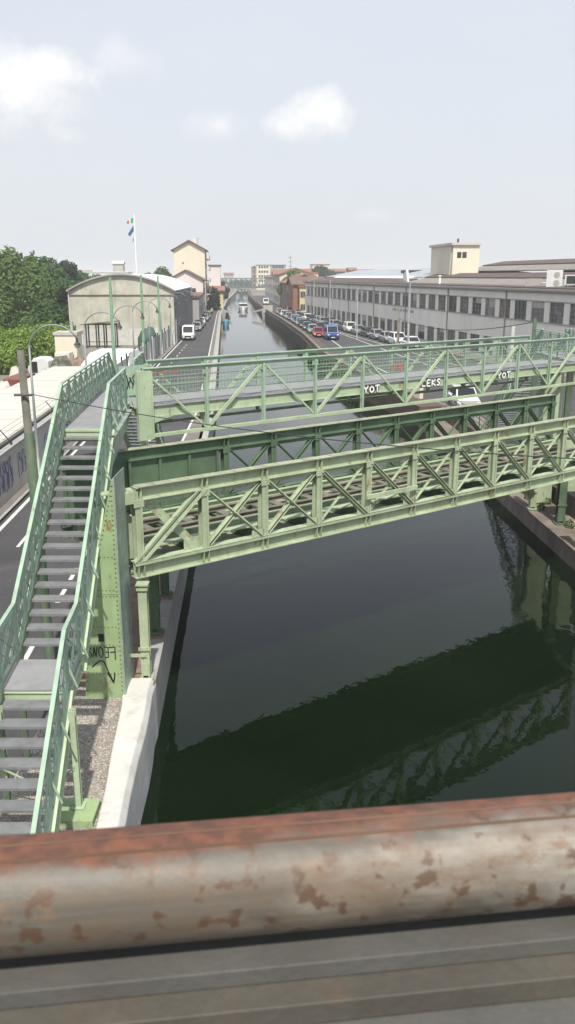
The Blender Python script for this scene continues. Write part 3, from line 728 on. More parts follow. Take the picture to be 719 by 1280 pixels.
for k in range(30): mb.rivet((10.95,36.2,.0+k*.16),(0,-1,0),.018); mb.rivet((11.5,36.2,.0+k*.16),(0,-1,0),.018)
mb.build('riveted_column', 'truss_green', fb)

# ------------------------------------------------------------------ camera's own bridge: rusty handrail, plate, posts, deck
HF = Fr(0, .467, .992, .125)
hr = thing('bridge_railing', 'thick rusty galvanised handrail tube across the bottom foreground', 'railing')
m, nt, b = new_mat('rusty galvanised tube'); geo = nd(nt, 'ShaderNodeNewGeometry').outputs['Position']
mp = nd(nt, 'ShaderNodeMapping'); mp.inputs['Location'].default_value = (-HF(0,0,0).x, -HF(0,0,0).y, -8.631)
mp.vector_type = 'POINT'; nt.links.new(geo, mp.inputs[0])
rot = nd(nt, 'ShaderNodeVectorRotate', rotation_type='Z_AXIS'); rot.inputs['Angle'].default_value = -math.atan2(.125, .992); nt.links.new(mp.outputs[0], rot.inputs[0])
loc = rot.outputs[0]; sx = nd(nt, 'ShaderNodeSeparateXYZ'); nt.links.new(loc, sx.inputs[0])
n_big = noise(nt, loc, 9, 5, .6, (.8, 1.6, 1.6)); n_mid = noise(nt, loc, 44, 7, .75, (.6, 1, 1)); n_scr = noise(nt, loc, 60, 3, .6, (.05, 1.5, 1.5)); n_spot = noise(nt, loc, 75, 3, .5)
def math_(op, a, b2):
    n = nd(nt, 'ShaderNodeMath', operation=op)
    for i, v in enumerate((a, b2)):
        if isinstance(v, (int, float)): n.inputs[i].default_value = v
        else: nt.links.new(v, n.inputs[i])
    return n.outputs[0]
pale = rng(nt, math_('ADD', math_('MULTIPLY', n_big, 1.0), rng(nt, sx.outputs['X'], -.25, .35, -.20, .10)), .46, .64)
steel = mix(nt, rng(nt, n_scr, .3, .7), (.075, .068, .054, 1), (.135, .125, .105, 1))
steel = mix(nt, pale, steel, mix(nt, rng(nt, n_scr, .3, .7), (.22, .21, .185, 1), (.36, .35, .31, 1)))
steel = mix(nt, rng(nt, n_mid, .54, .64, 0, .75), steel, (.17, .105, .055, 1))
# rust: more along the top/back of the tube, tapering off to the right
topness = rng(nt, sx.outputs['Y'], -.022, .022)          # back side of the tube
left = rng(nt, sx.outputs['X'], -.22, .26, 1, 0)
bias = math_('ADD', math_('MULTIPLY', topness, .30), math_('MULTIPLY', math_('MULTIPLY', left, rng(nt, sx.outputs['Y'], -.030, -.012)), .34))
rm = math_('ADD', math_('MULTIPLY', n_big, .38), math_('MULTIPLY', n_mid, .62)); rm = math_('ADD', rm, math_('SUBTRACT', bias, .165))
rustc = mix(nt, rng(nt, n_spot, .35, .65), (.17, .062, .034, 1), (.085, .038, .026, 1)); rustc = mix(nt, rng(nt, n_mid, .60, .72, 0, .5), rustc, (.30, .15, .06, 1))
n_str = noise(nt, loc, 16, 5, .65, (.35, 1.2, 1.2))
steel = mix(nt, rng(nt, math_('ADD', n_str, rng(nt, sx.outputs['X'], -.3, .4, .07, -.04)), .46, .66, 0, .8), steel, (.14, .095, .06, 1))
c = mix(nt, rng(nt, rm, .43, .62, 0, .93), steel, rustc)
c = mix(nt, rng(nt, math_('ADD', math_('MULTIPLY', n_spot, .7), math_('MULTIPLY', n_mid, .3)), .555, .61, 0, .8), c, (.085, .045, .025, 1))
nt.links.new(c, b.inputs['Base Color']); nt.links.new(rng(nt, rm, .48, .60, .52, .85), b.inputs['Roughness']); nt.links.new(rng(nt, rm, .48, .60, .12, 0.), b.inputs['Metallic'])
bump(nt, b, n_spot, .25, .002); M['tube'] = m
S('plate_steel', (.098, .095, .088), .65, metal=.1, var=.15, scale=14, stain=.35, stain_col=(.10, .085, .065), fine=160, bmp=.1)
S('plate_steel_brown', (.082, .075, .062), .65, metal=.1, var=.2, scale=12, stain=.45, stain_col=(.12, .075, .045), fine=120, bmp=.1)
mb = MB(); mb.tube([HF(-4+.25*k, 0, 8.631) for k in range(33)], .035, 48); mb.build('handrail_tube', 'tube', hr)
mb = MB(); mb.box(HF, -4, 4, -.0008+.0, .0008, 8.6655, 8.6664); 
mb.tube([HF(-4, -.0115, 8.6636), HF(4, -.0115, 8.6636)], .0012, 6); mb.build('weld_seam', 'rail_rust', hr)
mb = MB(); mb.box(HF, -4, 4, -.034, .02, 8.578, 8.590); mb.build('upper_plate', 'plate_steel', hr, bevel=.0007)
mb = MB(); mb.box(HF, -4, 4, -.052, .03, 8.562, 8.5775); mb.build('middle_plate', 'plate_steel_brown', hr, bevel=.0008)
mb = MB(); mb.box(HF, -4, 4, -.075, .05, 8.535, 8.5615); mb.build('lower_plate', 'plate_steel', hr, bevel=.0015)
for k in (-2.8, -1.4, 1.4, 2.8):
    mb = MB(); mb.box(HF, k-.03, k+.03, -.02, .03, 7.32, 8.534); mb.build('post', 'plate_steel', hr)
mb = MB()
for k in range(38): mb.bar(HF(-3.8+k*.2, .0, 7.40), HF(-3.8+k*.2, .0, 8.534), .02, .02, (0,1,0))
mb.box(HF, -4, 4, -.02, .02, 7.36, 7.40); mb.build('balusters', 'plate_steel', hr)
ud = thing('upper_walkway', 'steel walkway the rusty handrail stands on, under the camera', 'bridge')
mb = MB(); mb.box(HF, -16, 16, -2.2, .12, 7.16, 7.32); mb.build('deck', 'plate_steel', ud)
mb = MB(); mb.box(HF, -16, 16, -.05, .10, 6.8, 7.159); mb.build('edge_beam', 'foot_green', ud)

# ------------------------------------------------------------------ pole and cable
pl = thing('utility_pole', 'weathered grey and green pole left of the stairs, thick and slightly leaning', 'pole', (-5.76, 19.0, 0))
mb = MB(); mb.tube([(-5.76,19.0,0),(-5.78,19.0,2),(-5.81,19.02,4.4)], .125, 14, r2=.12); mb.build('pole_shaft', 'pole_green', pl)
mb = MB(); mb.tube([(-5.81,19.02,4.38),(-5.84,19.03,5.6)], .122, 14, r2=.105); mb.build('pole_sleeve', 'pole_green', pl)
mb = MB(); mb.tube([(-5.84,19.03,5.58),(-5.88,19.05,7.42)], .095, 14, r2=.078); mb.tube([(-6.05,18.9,6.46),(-5.65,18.9,6.46)], .03, 6); mb.build('concrete_top', 'pole_top', pl)
mb = MB(); P0 = Vector((-5.68,18.9,6.48)); P1 = Vector((11.5, 9.5, 6.9)); pts = []
for i in range(41):
    u = i/40; p = P0.lerp(P1, u); p.z -= 1.0*4*u*(1-u)*.55; pts.append(p)
mb.tube(pts, .010, 5); tag(mb.build('overhead_cable', 'iron_dark'), 'thin dark cable sagging from the grey green pole across in front of the trusses', 'cable')

# ------------------------------------------------------------------ left compound
WF = Fr(wallx(0), 0, -.05, 1)     # s ~ Y, t to the left (-X)
wl = thing('graffiti_wall', 'pale plastered wall with dark blue graffiti beside the left sidewalk', 'wall', (wallx(32), 32, 0))
mb = MB(); mb.box(WF, -10, 66, 0, .22, 0, 2.02); mb.build('wall_face', 'wall_plaster', wl)
mb = MB(); mb.box(WF, -10, 66, -.05, .27, 2.022, 2.12); mb.build('coping', 'concrete', wl)
for k in range(9):
    mb = MB(); s = 27 + k*4.3
    mb.bar(WF(s,.1,2.1), WF(s,.1,2.25), .08, .08, (0,1,0)); mb.bar(WF(s,.1,2.2), WF(s,.52,2.75), .035, .035, (0,1,0)); mb.build('wire_bracket', 'iron_dark', wl)
mb = MB()
for j, (t, z) in enumerate(((.15,2.28),(.27,2.44),(.39,2.6),(.50,2.74))): mb.tube([WF(20,t,z), WF(64,t,z)], .008, 4)
mb.build('barbed_wire', 'iron_dark', wl)
# faded throw-up: irregular filled patch, blocky broken outlines over it
def throwup(s0, s1, z0, z1, fill, line, seed, n):
    r2 = random.Random(seed)
    k = 14; top = [(s0+(s1-s0)*i/k, z1-.25*r2.random()) for i in range(k+1)]; bot = [(s0+(s1-s0)*i/k, z0+.25*r2.random()) for i in range(k, -1, -1)]
    mb = MB(); mb.add([WF(a, -.006, z) for a, z in top+bot], [tuple(range(2*k+2))]); mb.build('graffiti', fill, wl)
    mb = MB(); w_ = (s1-s0)/n
    for i in range(n):
        a = s0 + w_*(i+.1); b2 = a + w_*.8; m_ = (a+b2)/2; j = lambda: (r2.random()-.5)*.12
        P = [(a+j(),z0+.1+j()),(a+j(),z1-.15+j()),(m_+j(),z1-.1+j()),(m_+j(),(z0+z1)/2+.15+j()),(b2+j(),(z0+z1)/2+.1+j()),(b2+j(),z0+.2+j()),(m_+j(),z0+.08+j())]
        mb.ribbon(WF, P, .05+.03*r2.random(), -.012-.003*i)
        mb.ribbon(WF, [(m_+j(),z0+.3+j()),(b2+j(),z0+.55+j()),(m_+j()*2,z1-.35+j())], .045, -.0135-.003*i)
        for q_ in range(4):
            x_, z_ = a+(b2-a)*r2.random(), z0+.2+(z1-z0-.4)*r2.random(); mb.ribbon(WF, [(x_,z_),(x_+.12*r2.random(),z_+.22*r2.random())], .035, -.0145-.003*i-.0003*q_)
    mb.build('graffiti', line, wl)
S('paint_lilac', (.33,.32,.37), .85, var=.15, scale=3, stain=.5, stain_col=(.40,.39,.36)); S('paint_faded', (.36,.36,.38), .85, var=.12, scale=2, stain=.6, stain_col=(.42,.40,.36))
throwup(31.6, 35.0, .45, 1.85, 'paint_lilac', 'paint_violet', 1, 5)
throwup(36.0, 39.5, .55, 1.75, 'paint_faded', 'paint_violet', 2, 5)
throwup(41.0, 47.5, .5, 1.6, 'paint_faded', 'paint_blue', 3, 7); throwup(52, 59, .5, 1.6, 'paint_faded', 'paint_violet', 4, 7)
sh = thing('long_shed', 'long low shed with a flat pale roof behind the graffiti wall', 'shed', (wallx(45)-2.5, 45, 0))
mb = MB(); mb.box(WF, 22, 66.5, .40, 4.9, 2.16, 2.30); mb.build('roof', 'roof_pale', sh)
mb = MB(); mb.box(WF, 22.2, 66.3, .55, 4.75, 0, 2.158); mb.build('wall', 'wall_plaster', sh)
mb = MB(); [mb.box(WF, 22+k*3.2, 22.03+k*3.2, .42, 4.88, 2.301, 2.312) for k in range(14)]; mb.build('roof_seams', 'concrete', sh)
# street lamps with hooked arms
def lamp(y, label, i):
    x = wallx(y)+.25
    L_ = thing('street_lamp', label, 'street lamp', (0,0,0), 'hooked street lamps along the left sidewalk')
    mb = MB(); mb.tube([(x,y,.1),(x,y,3),(x,y,5.9)], .075, 10, r2=.05); mb.tube([(x,y,.1),(x,y,.9)], .11, 10); mb.build('lamp_post', 'lamp_grey', L_)
    arc = [(x+1.12-1.12*math.cos(a), y, 5.9+1.02*math.sin(a)) for a in [math.pi*k/14 for k in range(13)]]
    mb = MB(); mb.tube(arc, .035, 8); mb.build('hooked_arm', 'lamp_grey', L_)
    ex, _, ez = arc[-1]
    mb = MB(); mb.tube([(ex,y,ez+.02),(ex+.01,y,ez-.2)], .04, 8, r2=.07); mb.tube([(ex+.01,y,ez-.2),(ex+.01,y,ez-.30)], .10, 10, r2=.17); mb.build('lamp_head', 'lamp_grey', L_)
    mb = MB(); mb.tube([(ex+.01,y,ez-.30),(ex+.01,y,ez-.44)], .15, 10, r2=.08); mb.build('lamp_glass', 'lens', L_)
for i, (y, l) in enumerate(((38.5,'nearest hooked street lamp, in front of the pale shed roof'),(52,'hooked street lamp in front of the white tent'),(64,'hooked street lamp just right of the white tent'),
     (75,'fourth hooked lamp from the near end, in front of the hangar'),(88,'hooked street lamp near the hangar corner'),(101,'hooked lamp beside the panel fence'),(114,'hooked lamp at the hangar wall'),(128,'farthest hooked lamp, beside the blue hoarding'))): lamp(y, l, i)
for y, zt, l in ((66,8.9,'tall green steel mast nearest the stair landing, in front of the hangar'),(86,9.1,'tall green steel mast in the middle of the hangar front'),(103,9.0,'tall green steel mast by the right corner of the hangar')):
    x = wallx(y)-.15; mb = MB(); mb.tube([(x,y,0),(x,y,zt)], .16, 10, r2=.10); tag(mb.build('green_mast','mast_green'), l, 'pole', 'green masts along the left wall')
# panel fence from the wall end to the hangar
pf = thing('panel_fence', 'white and grey panel fence between the graffiti wall and the hangar', 'fence', (wallx(90),90,0))
for k in range(17):
    s = 66.4 + k*3.0
    mb = MB(); mb.box(WF, s, s+2.9, .05, .10, 0, 2.3+.25*rnd.random()); mb.build('panel', rnd.choice(['metal_white','concrete_white','concrete','wall_plaster']), pf)
    mb = MB(); mb.box(WF, s-.07, s+.03, .0, .12, 0, 2.75); mb.build('post', 'iron_dark' if k%3 else 'metal_white', pf)
mb = MB(); [mb.tube([WF(66.4,.06,z), WF(117,.06,z)], .012, 4) for z in (2.6, 2.75)]; mb.build('wire', 'iron_dark', pf)
bh = thing('blue_hoarding', 'light blue painted hoarding at the foot of the hangar side', 'fence', (wallx(128),128,0))
for k in range(8):
    mb = MB(); s = 118+k*3.2; mb.box(WF, s, s+3.1, -.12, -.06, 0, 2.2); mb.build('panel', 'hoarding_blue' if k not in (2,5) else 'metal_white', bh)

# hangar with arched front
hg = thing('hangar', 'big arched hangar with a stained beige front and white curved roof', 'hangar', (-22.6, 117, 0))
HG = Fr(-29.9, 117, 1, .0); HW = 13.9; HL = 42
def arch(n=20, e=0, lift=0): return [(-e + (HW+2*e)*k/n, 7.0+lift + 2.15*(1-((2*k/n-1)**2))) for k in range(n+1)]
def hY(s, t): return t*1.0
class HGF:
    def __call__(f, s, t, z): return Vector((-29.05 + s - .055*t, 117 + t, z))
HGf = HGF()
mb = MB(); A_ = arch(); mb.prism(HGf, [(0,2.2)] + [(HW,2.2)] + A_[::-1], 0, .25); mb.build('front_wall', 'hangar_front', hg)
mb = MB(); mb.box(HGf, 0, HW, -.03, .25, 0, 2.197); mb.build('front_base', 'concrete_white', hg)
mb = MB(); mb.box(HGf, 0, HW, -.10, -.005, 6.45, 6.6); mb.build('front_girt', 'rail_rust', hg)
for k in range(1, 14): mb = MB(); mb.box(HGf, k*HW/14-.04, k*HW/14+.04, -.04, -.004, 2.25, 7.0+2.15*(1-((2*k/14-1)**2))-.15); mb.build('front_rib', 'hangar_front', hg)
mb = MB()
for a, b2 in zip(arch(20,.25,.02), arch(20,.25,.02)[1:]):
    mb.add([HGf(a[0],-.35,a[1]),HGf(b2[0],-.35,b2[1]),HGf(b2[0],HL,b2[1]),HGf(a[0],HL,a[1]),HGf(a[0],-.35,a[1]+.12),HGf(b2[0],-.35,b2[1]+.12),HGf(b2[0],HL,b2[1]+.12),HGf(a[0],HL,a[1]+.12)],
       [(3,2,1,0),(4,5,6,7),(0,1,5,4),(2,3,7,6)])
mb.build('roof', 'roof_white', hg)
mb = MB()
for a, b2 in zip(arch(20,.27,.0), arch(20,.27,.0)[1:]): mb.bar(HGf(a[0],-.38,a[1]+.06), HGf(b2[0],-.38,b2[1]+.06), .06, .2)
mb.build('roof_edge', 'fac_trim', hg)
for s in (0, HW-.2):
    mb = MB(); mb.box(HGf, s, s+.2, .26, HL-.1, 0, 7.0); mb.build('side_wall', 'hangar_side', hg)
mb = MB(); mb.box(HGf, 0, HW, HL-.1, HL, 0, 7); mb.build('rear_wall', 'hangar_side', hg)
for k in range(9):
    mb = MB(); mb.box(HGf, HW+.0, HW+.14, 2+k*4.5, 2.25+k*4.5, 0, 6.9); mb.build('buttress', 'concrete', hg)
for k in range(8):
    mb = MB(); mb.box(HGf, HW+.005, HW+.03, 3.2+k*4.5, 5.6+k*4.5, 3.6, 5.8); mb.build('window', 'glass_dusty', hg)
mb = MB(); mb.box(HGf, -.12, .0, -.12, .02, 0, 7.0); mb.build('downpipe', 'metal_white', hg)
sc_ = thing('scaffold_frame', 'dark metal frame standing in front of the white hangar base', 'scaffold', (-24,112,0))
mb = MB()
for x in (-25.9,-24.6,-23.6,-22.2):
    mb.bar((x,112,0),(x,112,3.0),.16,.16,(0,1,0)); mb.bar((x,113.4,0),(x,113.4,3.0),.16,.16,(0,1,0))
mb.bar((-26,112,3.0),(-22,112,3.0),.14,.14); mb.bar((-26,113.4,3.0),(-22,113.4,3.0),.14,.14); mb.bar((-26,112,.8),(-22,112,.8),.08,.08); mb.build('frame','iron_dark',sc_)
mb = MB(); mb.prism(Fr(-26.6,111.6,1,0), [(0,2.9),(4.8,3.35),(4.8,3.42),(0,2.97)], 0, 2.2); mb.build('canopy','tarp_dark',sc_)

# white tent, kiosk, caravan, red container, tarps, hedge
def boxz(name, label, cat, px0, px1, pyt, Y, depth, mat, group=None, build=True):
    x0, zt = atY(px0, pyt, Y); x1, _ = atY(px1, pyt, Y)
    return x0, x1, zt
x0, x1, zt = boxz('', '', '', 100, 161, 443, 73, 6, '')
tt = thing('white_tent', 'white pitched marquee tent behind the lattice landing railing', 'tent', ((x0+x1)/2, 76, 0))
F_ = Fr(x0, 73, 1, 0); ez_ = zt-.95; w5 = x1-x0
mb = MB(); mb.box(F_, .1, w5-.1, 0.1, 7, 0, ez_); mb.build('side_walls', 'tent_white', tt)
mb = MB(); mb.add([F_(0,0,ez_),F_(w5,0,ez_),F_(w5,7.2,ez_),F_(0,7.2,ez_),F_(.55,1.2,zt),F_(w5-.2,1.2,zt),F_(w5-.2,6,zt),F_(.55,6,zt)], [(3,2,1,0),(4,5,6,7),(0,1,5,4),(1,2,6,5),(2,3,7,6),(3,0,4,7)]); mb.build('roof','tent_white',tt)
mb = MB(); mb.box(F_, -.02, w5+.02, -.03, -.005, ez_-.25, ez_-.12); mb.box(F_, -.02, w5+.02, -.03, -.005, ez_-.6, ez_-.54); mb.build('valance','fac_trim',tt)
x0, x1, zt = boxz('', '', '', 68, 95, 419, 80, 3, '')
kk = thing('kiosk', 'square beige plastered hut with a flat cap and small chimney', 'hut', ((x0+x1)/2, 81, 0))
mb = MB(); mb.box(W, x0, x1, 80, 82.2, 0, zt); mb.build('wall','cream',kk); mb = MB(); mb.box(W, x0-.12, x1+.12, 79.9, 82.3, zt+.002, zt+.28); mb.build('roof','wall_plaster',kk)
mb = MB(); mb.box(W, x1-.75, x1-.5, 81, 81.25, zt+.28, zt+1.2); mb.build('chimney','concrete',kk)
mb = MB(); mb.box(W, x1-.9, x1-.3, 79.96, 79.99, .2, 2.0); mb.build('door','tarp_dark',kk)
x0, x1, zt = boxz('', '', '', 68, 86, 441, 76, 3, '')
mb = MB(); mb.box(W, x0, x1, 76, 77.6, 0, zt); tag(mb.build('low_annex','cream',bevel=.04), 'low cream block standing in front of the square beige hut', 'hut')
x0, x1, zt = boxz('', '', '', 34, 60, 448, 71, 3, '')
cv = thing('caravan', 'small white caravan with a dark window behind the shed roof', 'caravan', ((x0+x1)/2, 72, 0))
mb = MB(); mb.prism(Fr(x0,71,1,0), [(0.1,.5),(x1-x0,.5),(x1-x0,zt-.25),(x1-x0-.3,zt),(.5,zt),(0,zt-.7)], 0, 2.0); mb.build('body','metal_white',cv,bevel=.05)
mb = MB(); mb.box(W, x0+.35, x0+.8, 70.98, 70.995, 1.3, 2.2); mb.build('window','car_glass',cv)
mb = MB(); mb.tube([(x0+.9,71.0,.32),(x0+.9,71.2,.32)], .32, 14); mb.build('wheel','rubber',cv)
x0, x1, zt = boxz('', '', '', 2, 24, 474, 60, 3, '')
ct = thing('container', 'dark red skip container behind the pale shed roof at the left edge', 'container', ((x0+x1)/2, 61, 0))
mb = MB(); mb.box(W, x0, x1, 60, 64, .1, zt); mb.build('body','rust_red',ct,bevel=.03)
for k in range(4): mb = MB(); mb.box(W, x0+.1+k*(x1-x0-.2)/3.2, x0+.2+k*(x1-x0-.2)/3.2, 59.94, 59.998, .2, zt-.1); mb.build('rib','rust_red',ct)
def heap(name, label, cat, cx, cy, w, d, h, mat, seed):
    r2 = random.Random(seed); mb = MB(); n, m2 = 10, 5; vs = []
    for j in range(m2+1):
        f = math.cos(j/m2*math.pi/2)**.6 if j < m2 else 0
        for k in range(n):
            a = 2*math.pi*k/n; jit = .85+.3*r2.random(); vs.append((cx+w/2*f*math.cos(a)*jit, cy+d/2*f*math.sin(a)*jit, h*math.sin(j/m2*math.pi/2)*(.9+.2*r2.random())))
    fs = [(j*n+k, j*n+(k+1)%n, (j+1)*n+(k+1)%n, (j+1)*n+k) for j in range(m2) for k in range(n)]
    mb.add(vs, fs); return tag(mb.build(name, mat, smooth=True), label, cat)
xx, _ = atY(73,470,68); heap('tarp_heap','dark camouflage tarp thrown over a heap beside the caravan','tarp', xx, 69, 2.1, 2.4, 2.75, 'tarp_camo', 3)
xx, _ = atY(16,460,66); heap('sack_pile','pile of white sacks behind the red container','sacks', xx, 67, 1.8, 2, 2.1, 'wall_plaster', 4)
xx, _ = atY(55,465,66); heap('sand_pile','pale cream heap in front of the caravan','heap', xx, 66.5, 2.0, 2, 2.0, 'wall_plaster', 8)
xx, _ = atY(5,490,56); heap('sack_pile','white sacks at the left edge in front of the red container','sacks', xx, 56, 1.2, 1.6, 2.3, 'roof_pale', 5)
xx, _ = atY(184,425,105); heap('green_canopy','dark green round tarpaulin by the hangar corner','tarp', xx, 106, 2.6, 2.4, 2.9, 'tarp_green', 6)
xx, _ = atY(99,465,74); heap('junk_heap','brown scrap heap between tent and beige hut','heap', xx, 74, 2.0, 2, 2.2, 'brick_ledge', 9)

# ------------------------------------------------------------------ foliage
def leaf_cloud(name, centers, n, size, mat, parent=None, seed=0, flat=1.0):
    """many small leaf faces in clumps; centers: list of (x,y,z,rx,ry,rz)"""
    g_ = np.random.default_rng(seed); C = np.array(centers, float)
    vol = (C[:,3]*C[:,4]*C[:,5])**.7; idx = g_.choice(len(C), n, p=vol/vol.sum())
    d = g_.normal(size=(n,3)); d /= np.linalg.norm(d, axis=1)[:,None]
    rad = .55 + .5*g_.random(n)**.6
    P = C[idx,:3] + d*C[idx,3:6]*rad[:,None]
    nrm = d + g_.normal(size=(n,3))*.6; nrm /= np.linalg.norm(nrm, axis=1)[:,None]
    a = np.cross(nrm, g_.normal(size=(n,3))); a /= np.linalg.norm(a, axis=1)[:,None]; b2 = np.cross(nrm, a)
    sz = size*(.6+.8*g_.random(n))[:,None]
    V = np.stack([P - a*sz, P + b2*sz*.55, P + a*sz, P - b2*sz*.55], 1).reshape(-1,3)
    me = bpy.data.meshes.new(name); me.vertices.add(len(V)); me.vertices.foreach_set('co', V.ravel())
    me.loops.add(4*n); me.loops.foreach_set('vertex_index', np.arange(4*n)); me.polygons.add(n)
    me.polygons.foreach_set('loop_start', np.arange(0,4*n,4)); me.polygons.foreach_set('loop_total', np.full(n,4))
    me.materials.append(M[mat]); me.update(calc_edges=True); me.validate()
    o = bpy.data.objects.new(name, me); COL.objects.link(o)
    if parent: o.parent = parent; o.matrix_parent_inverse = parent_inv(parent)
    return o
def tree(x, y, h, w, label, mat='leaf_mid', seed=0, n=7000, leaf=.26, base=.22, cat='tree', tall=False, name='broadleaf_tree', group='trees behind the compound'):
    r2 = random.Random(seed); t = thing(name, label, cat, (x,y,0), group)
    mb = MB(); mb.tube([(x,y,0),(x+.1,y,h*.3),(x,y+.1,h*.75)], .03*h*.8, 8, r2=.05); cs = []
    k_ = 26
    for i in range(k_):
        u = (i+.5)/k_; z = h*(base + (1-base)*u*.93); ring = math.sin(min(1, (u*1.05+.12))*math.pi)**.6 if not tall else (1-u)**.55
        a = i*2.4 + r2.random(); rr = w/2*ring*(.35+.5*r2.random()); px, py = x+rr*math.cos(a), y+rr*math.sin(a)
        s = w*(.13+.09*r2.random())*(1 if not tall else (1.15-u*.7)); cs.append((px,py,z,s,s,s*(.8 if not tall else 1.5)))
        if i % 3 == 0: mb.tube([(x,y,z*.7),((x+px)/2,(y+py)/2,z*.85),(px,py,z)], .012*h, 5, r2=.02)
    cs.append((x,y,h*.6,w*.22,w*.22,h*.25))
    if tall:
        for i in range(22): a = i*2.4; rr = w*.42*r2.random(); cs.append((x+rr*math.cos(a), y+rr*math.sin(a), h*(.93-.75*rr/w)*(.9+.12*r2.random()), .45, .45, 1.7))
    mb.build('trunk','bark',t); leaf_cloud('crown', cs, n, leaf, mat, t, seed); return t
def T(px, py, Y, w, label, **k):
    x, z = atY(px, py, Y); return tree(x, Y, z, w, label, **k)
T(7, 314, 112, 11.5, 'tallest light green tree at the left edge, left of the hangar', mat='leaf_bright', seed=1, n=24000, leaf=.22, base=.10, tall=True)
T(40, 322, 119, 6.5, 'light green tree with upright tips just right of the tallest tree', mat='leaf_bright', seed=2, n=14000, leaf=.22, base=.12, tall=True)
T(56, 327, 150, 12, 'dark rounded tree behind the light green pair', mat='leaf_mid', seed=3, n=9000, leaf=.35)
T(83, 331, 168, 9, 'very dark evergreen tree standing above the hangar eave', mat='leaf_dark', seed=4, n=8000, leaf=.35)
T(66, 336, 140, 9, 'broad mid green tree left of the hangar roof', mat='leaf_mid', seed=5, n=9000, leaf=.35)
T(60, 375, 96, 5.6, 'small bushy green tree against the hangar front corner', mat='leaf_mid', seed=6, n=14000, leaf=.18, base=.06)
T(98, 345, 205, 12, 'distant tree above the left slope of the hangar roof', mat='leaf_mid', seed=7, n=5000, leaf=.5)
T(22, 330, 145, 14, 'dark green tree filling the gap behind the tallest tree', mat='leaf_dark', seed=8, n=7000, leaf=.4)
T(-15, 318, 125, 14, 'green tree cut by the left edge of the view', mat='leaf_mid', seed=9, n=6000, leaf=.4)
T(203, 338, 240, 13, 'rounded green tree left of the pink gabled house', mat='leaf_mid', seed=10, n=5000, leaf=.45)
T(185, 346, 260, 14, 'green tree above the white hangar roof', mat='leaf_mid', seed=11, n=5000, leaf=.45)
T(120, 350, 250, 16, 'low green tree behind the crown of the hangar', mat='leaf_mid', seed=12, n=5000, leaf=.45)
T(270, 346, 300, 6.5, 'dark tree in front of the far bridge, left bank', mat='leaf_dark', seed=13, n=4500, leaf=.45, group='trees beside the canal')
T(277, 353, 330, 6, 'reddish dark tree at the water by the far bridge', mat='leaf_dark', seed=14, n=3500, leaf=.45, group='trees beside the canal')
T(367, 338, 262, 9.5, 'bright green tree rising between the red roofs on the right bank', mat='leaf_bright', seed=15, n=5000, leaf=.4, group='trees beside the canal')
T(267, 363, 236, 4.2, 'small dark green conical tree by the yellow house', mat='leaf_dark', seed=16, n=2500, leaf=.3, base=.05, tall=True, group='trees beside the canal')
T(400, 336, 420, 22, 'clump of dark trees below the distant terrace block', mat='leaf_dark', seed=17, n=3500, leaf=.8, group='trees beside the canal')
# hedge
x0 = atY(-25, 440, 88)[0]; x1 = atY(70, 440, 88)[0]; cs = []
for k in range(40):
    u = k/39; cs.append((x0+(x1-x0)*u, 88+2*math.sin(k)+u*2, 1.6+.5*math.sin(k*1.7), 1.0, 1.6, 1.7+.6*u+.25*math.sin(k*2.3)))
tag(leaf_cloud('hedge', cs, 26000, .17, 'leaf_hedge', seed=20), 'long clipped bright yellow green hedge below the trees', 'hedge')
cs = [(atY(px,450,82)[0], 82, 1.3, 1.1, 1.4, 1.6) for px in (-8, 0, 8, 16)]
tag(leaf_cloud('hedge', cs, 7000, .17, 'leaf_hedge', seed=21), 'short bright hedge end nearest the left edge, in front of the long one', 'hedge')
# quay weeds
cs = [(rbx(y)+.1, y, -.25-.3*abs(math.sin(y)), .5, 1.2, .55) for y in np.arange(78, 116, 1.3)]
tag(leaf_cloud('quay_weeds', cs, 7000, .12, 'leaf_mid', seed=22), kind='stuff')
cs = [(rbx(y)+.9+.3*math.sin(y*3), y, -.5, .18, .3, .18) for y in np.arange(28, 50, .9)]
tag(leaf_cloud('bank_weeds', cs, 2500, .05, 'leaf_mid', seed=23), kind='stuff')
# far tree belt + far roofs near the horizon
cs = []; r2 = random.Random(5)
for k in range(200):
    a = R(-38 + 76*k/199); D = 620 + 260*r2.random(); cs.append((D*math.sin(a), D*math.cos(a), 1.5, 15, 12, 2.5+2.0*r2.random()))
tag(leaf_cloud('far_woods', cs, 26000, 1.6, 'leaf_dark', seed=24), kind='stuff')

# ------------------------------------------------------------------ buildings
def add_windows(b, F, L_, t, zs, h, w, n, mat='glass', name='window', inset=1.2, frame='fac_trim'):
    for z in zs:
        for k in range(n):
            s = inset + (L_-2*inset)*(k+.5)/n
            fm = MB(); fm.box(F, s-w/2-.08, s+w/2+.08, t-.05, t-.002, z-.1, z-.0); fm.box(F, s-w/2-.08, s+w/2+.08, t-.05, t-.002, z+h, z+h+.08)
            fm.box(F, s-w/2-.08, s-w/2, t-.05, t-.002, z, z+h); fm.box(F, s+w/2, s+w/2+.08, t-.05, t-.002, z, z+h)
            fo = fm.build(name, frame, b)
            pm = MB(); pm.box(F, s-w/2+.001, s+w/2-.001, t-.02, t-.004, z+.001, z+h-.001); po = pm.build('pane', mat, None); po.parent = fo; po.matrix_parent_inverse = Matrix.Identity(4)
            if b.location.length > 0: po.matrix_parent_inverse = Matrix.Identity(4)
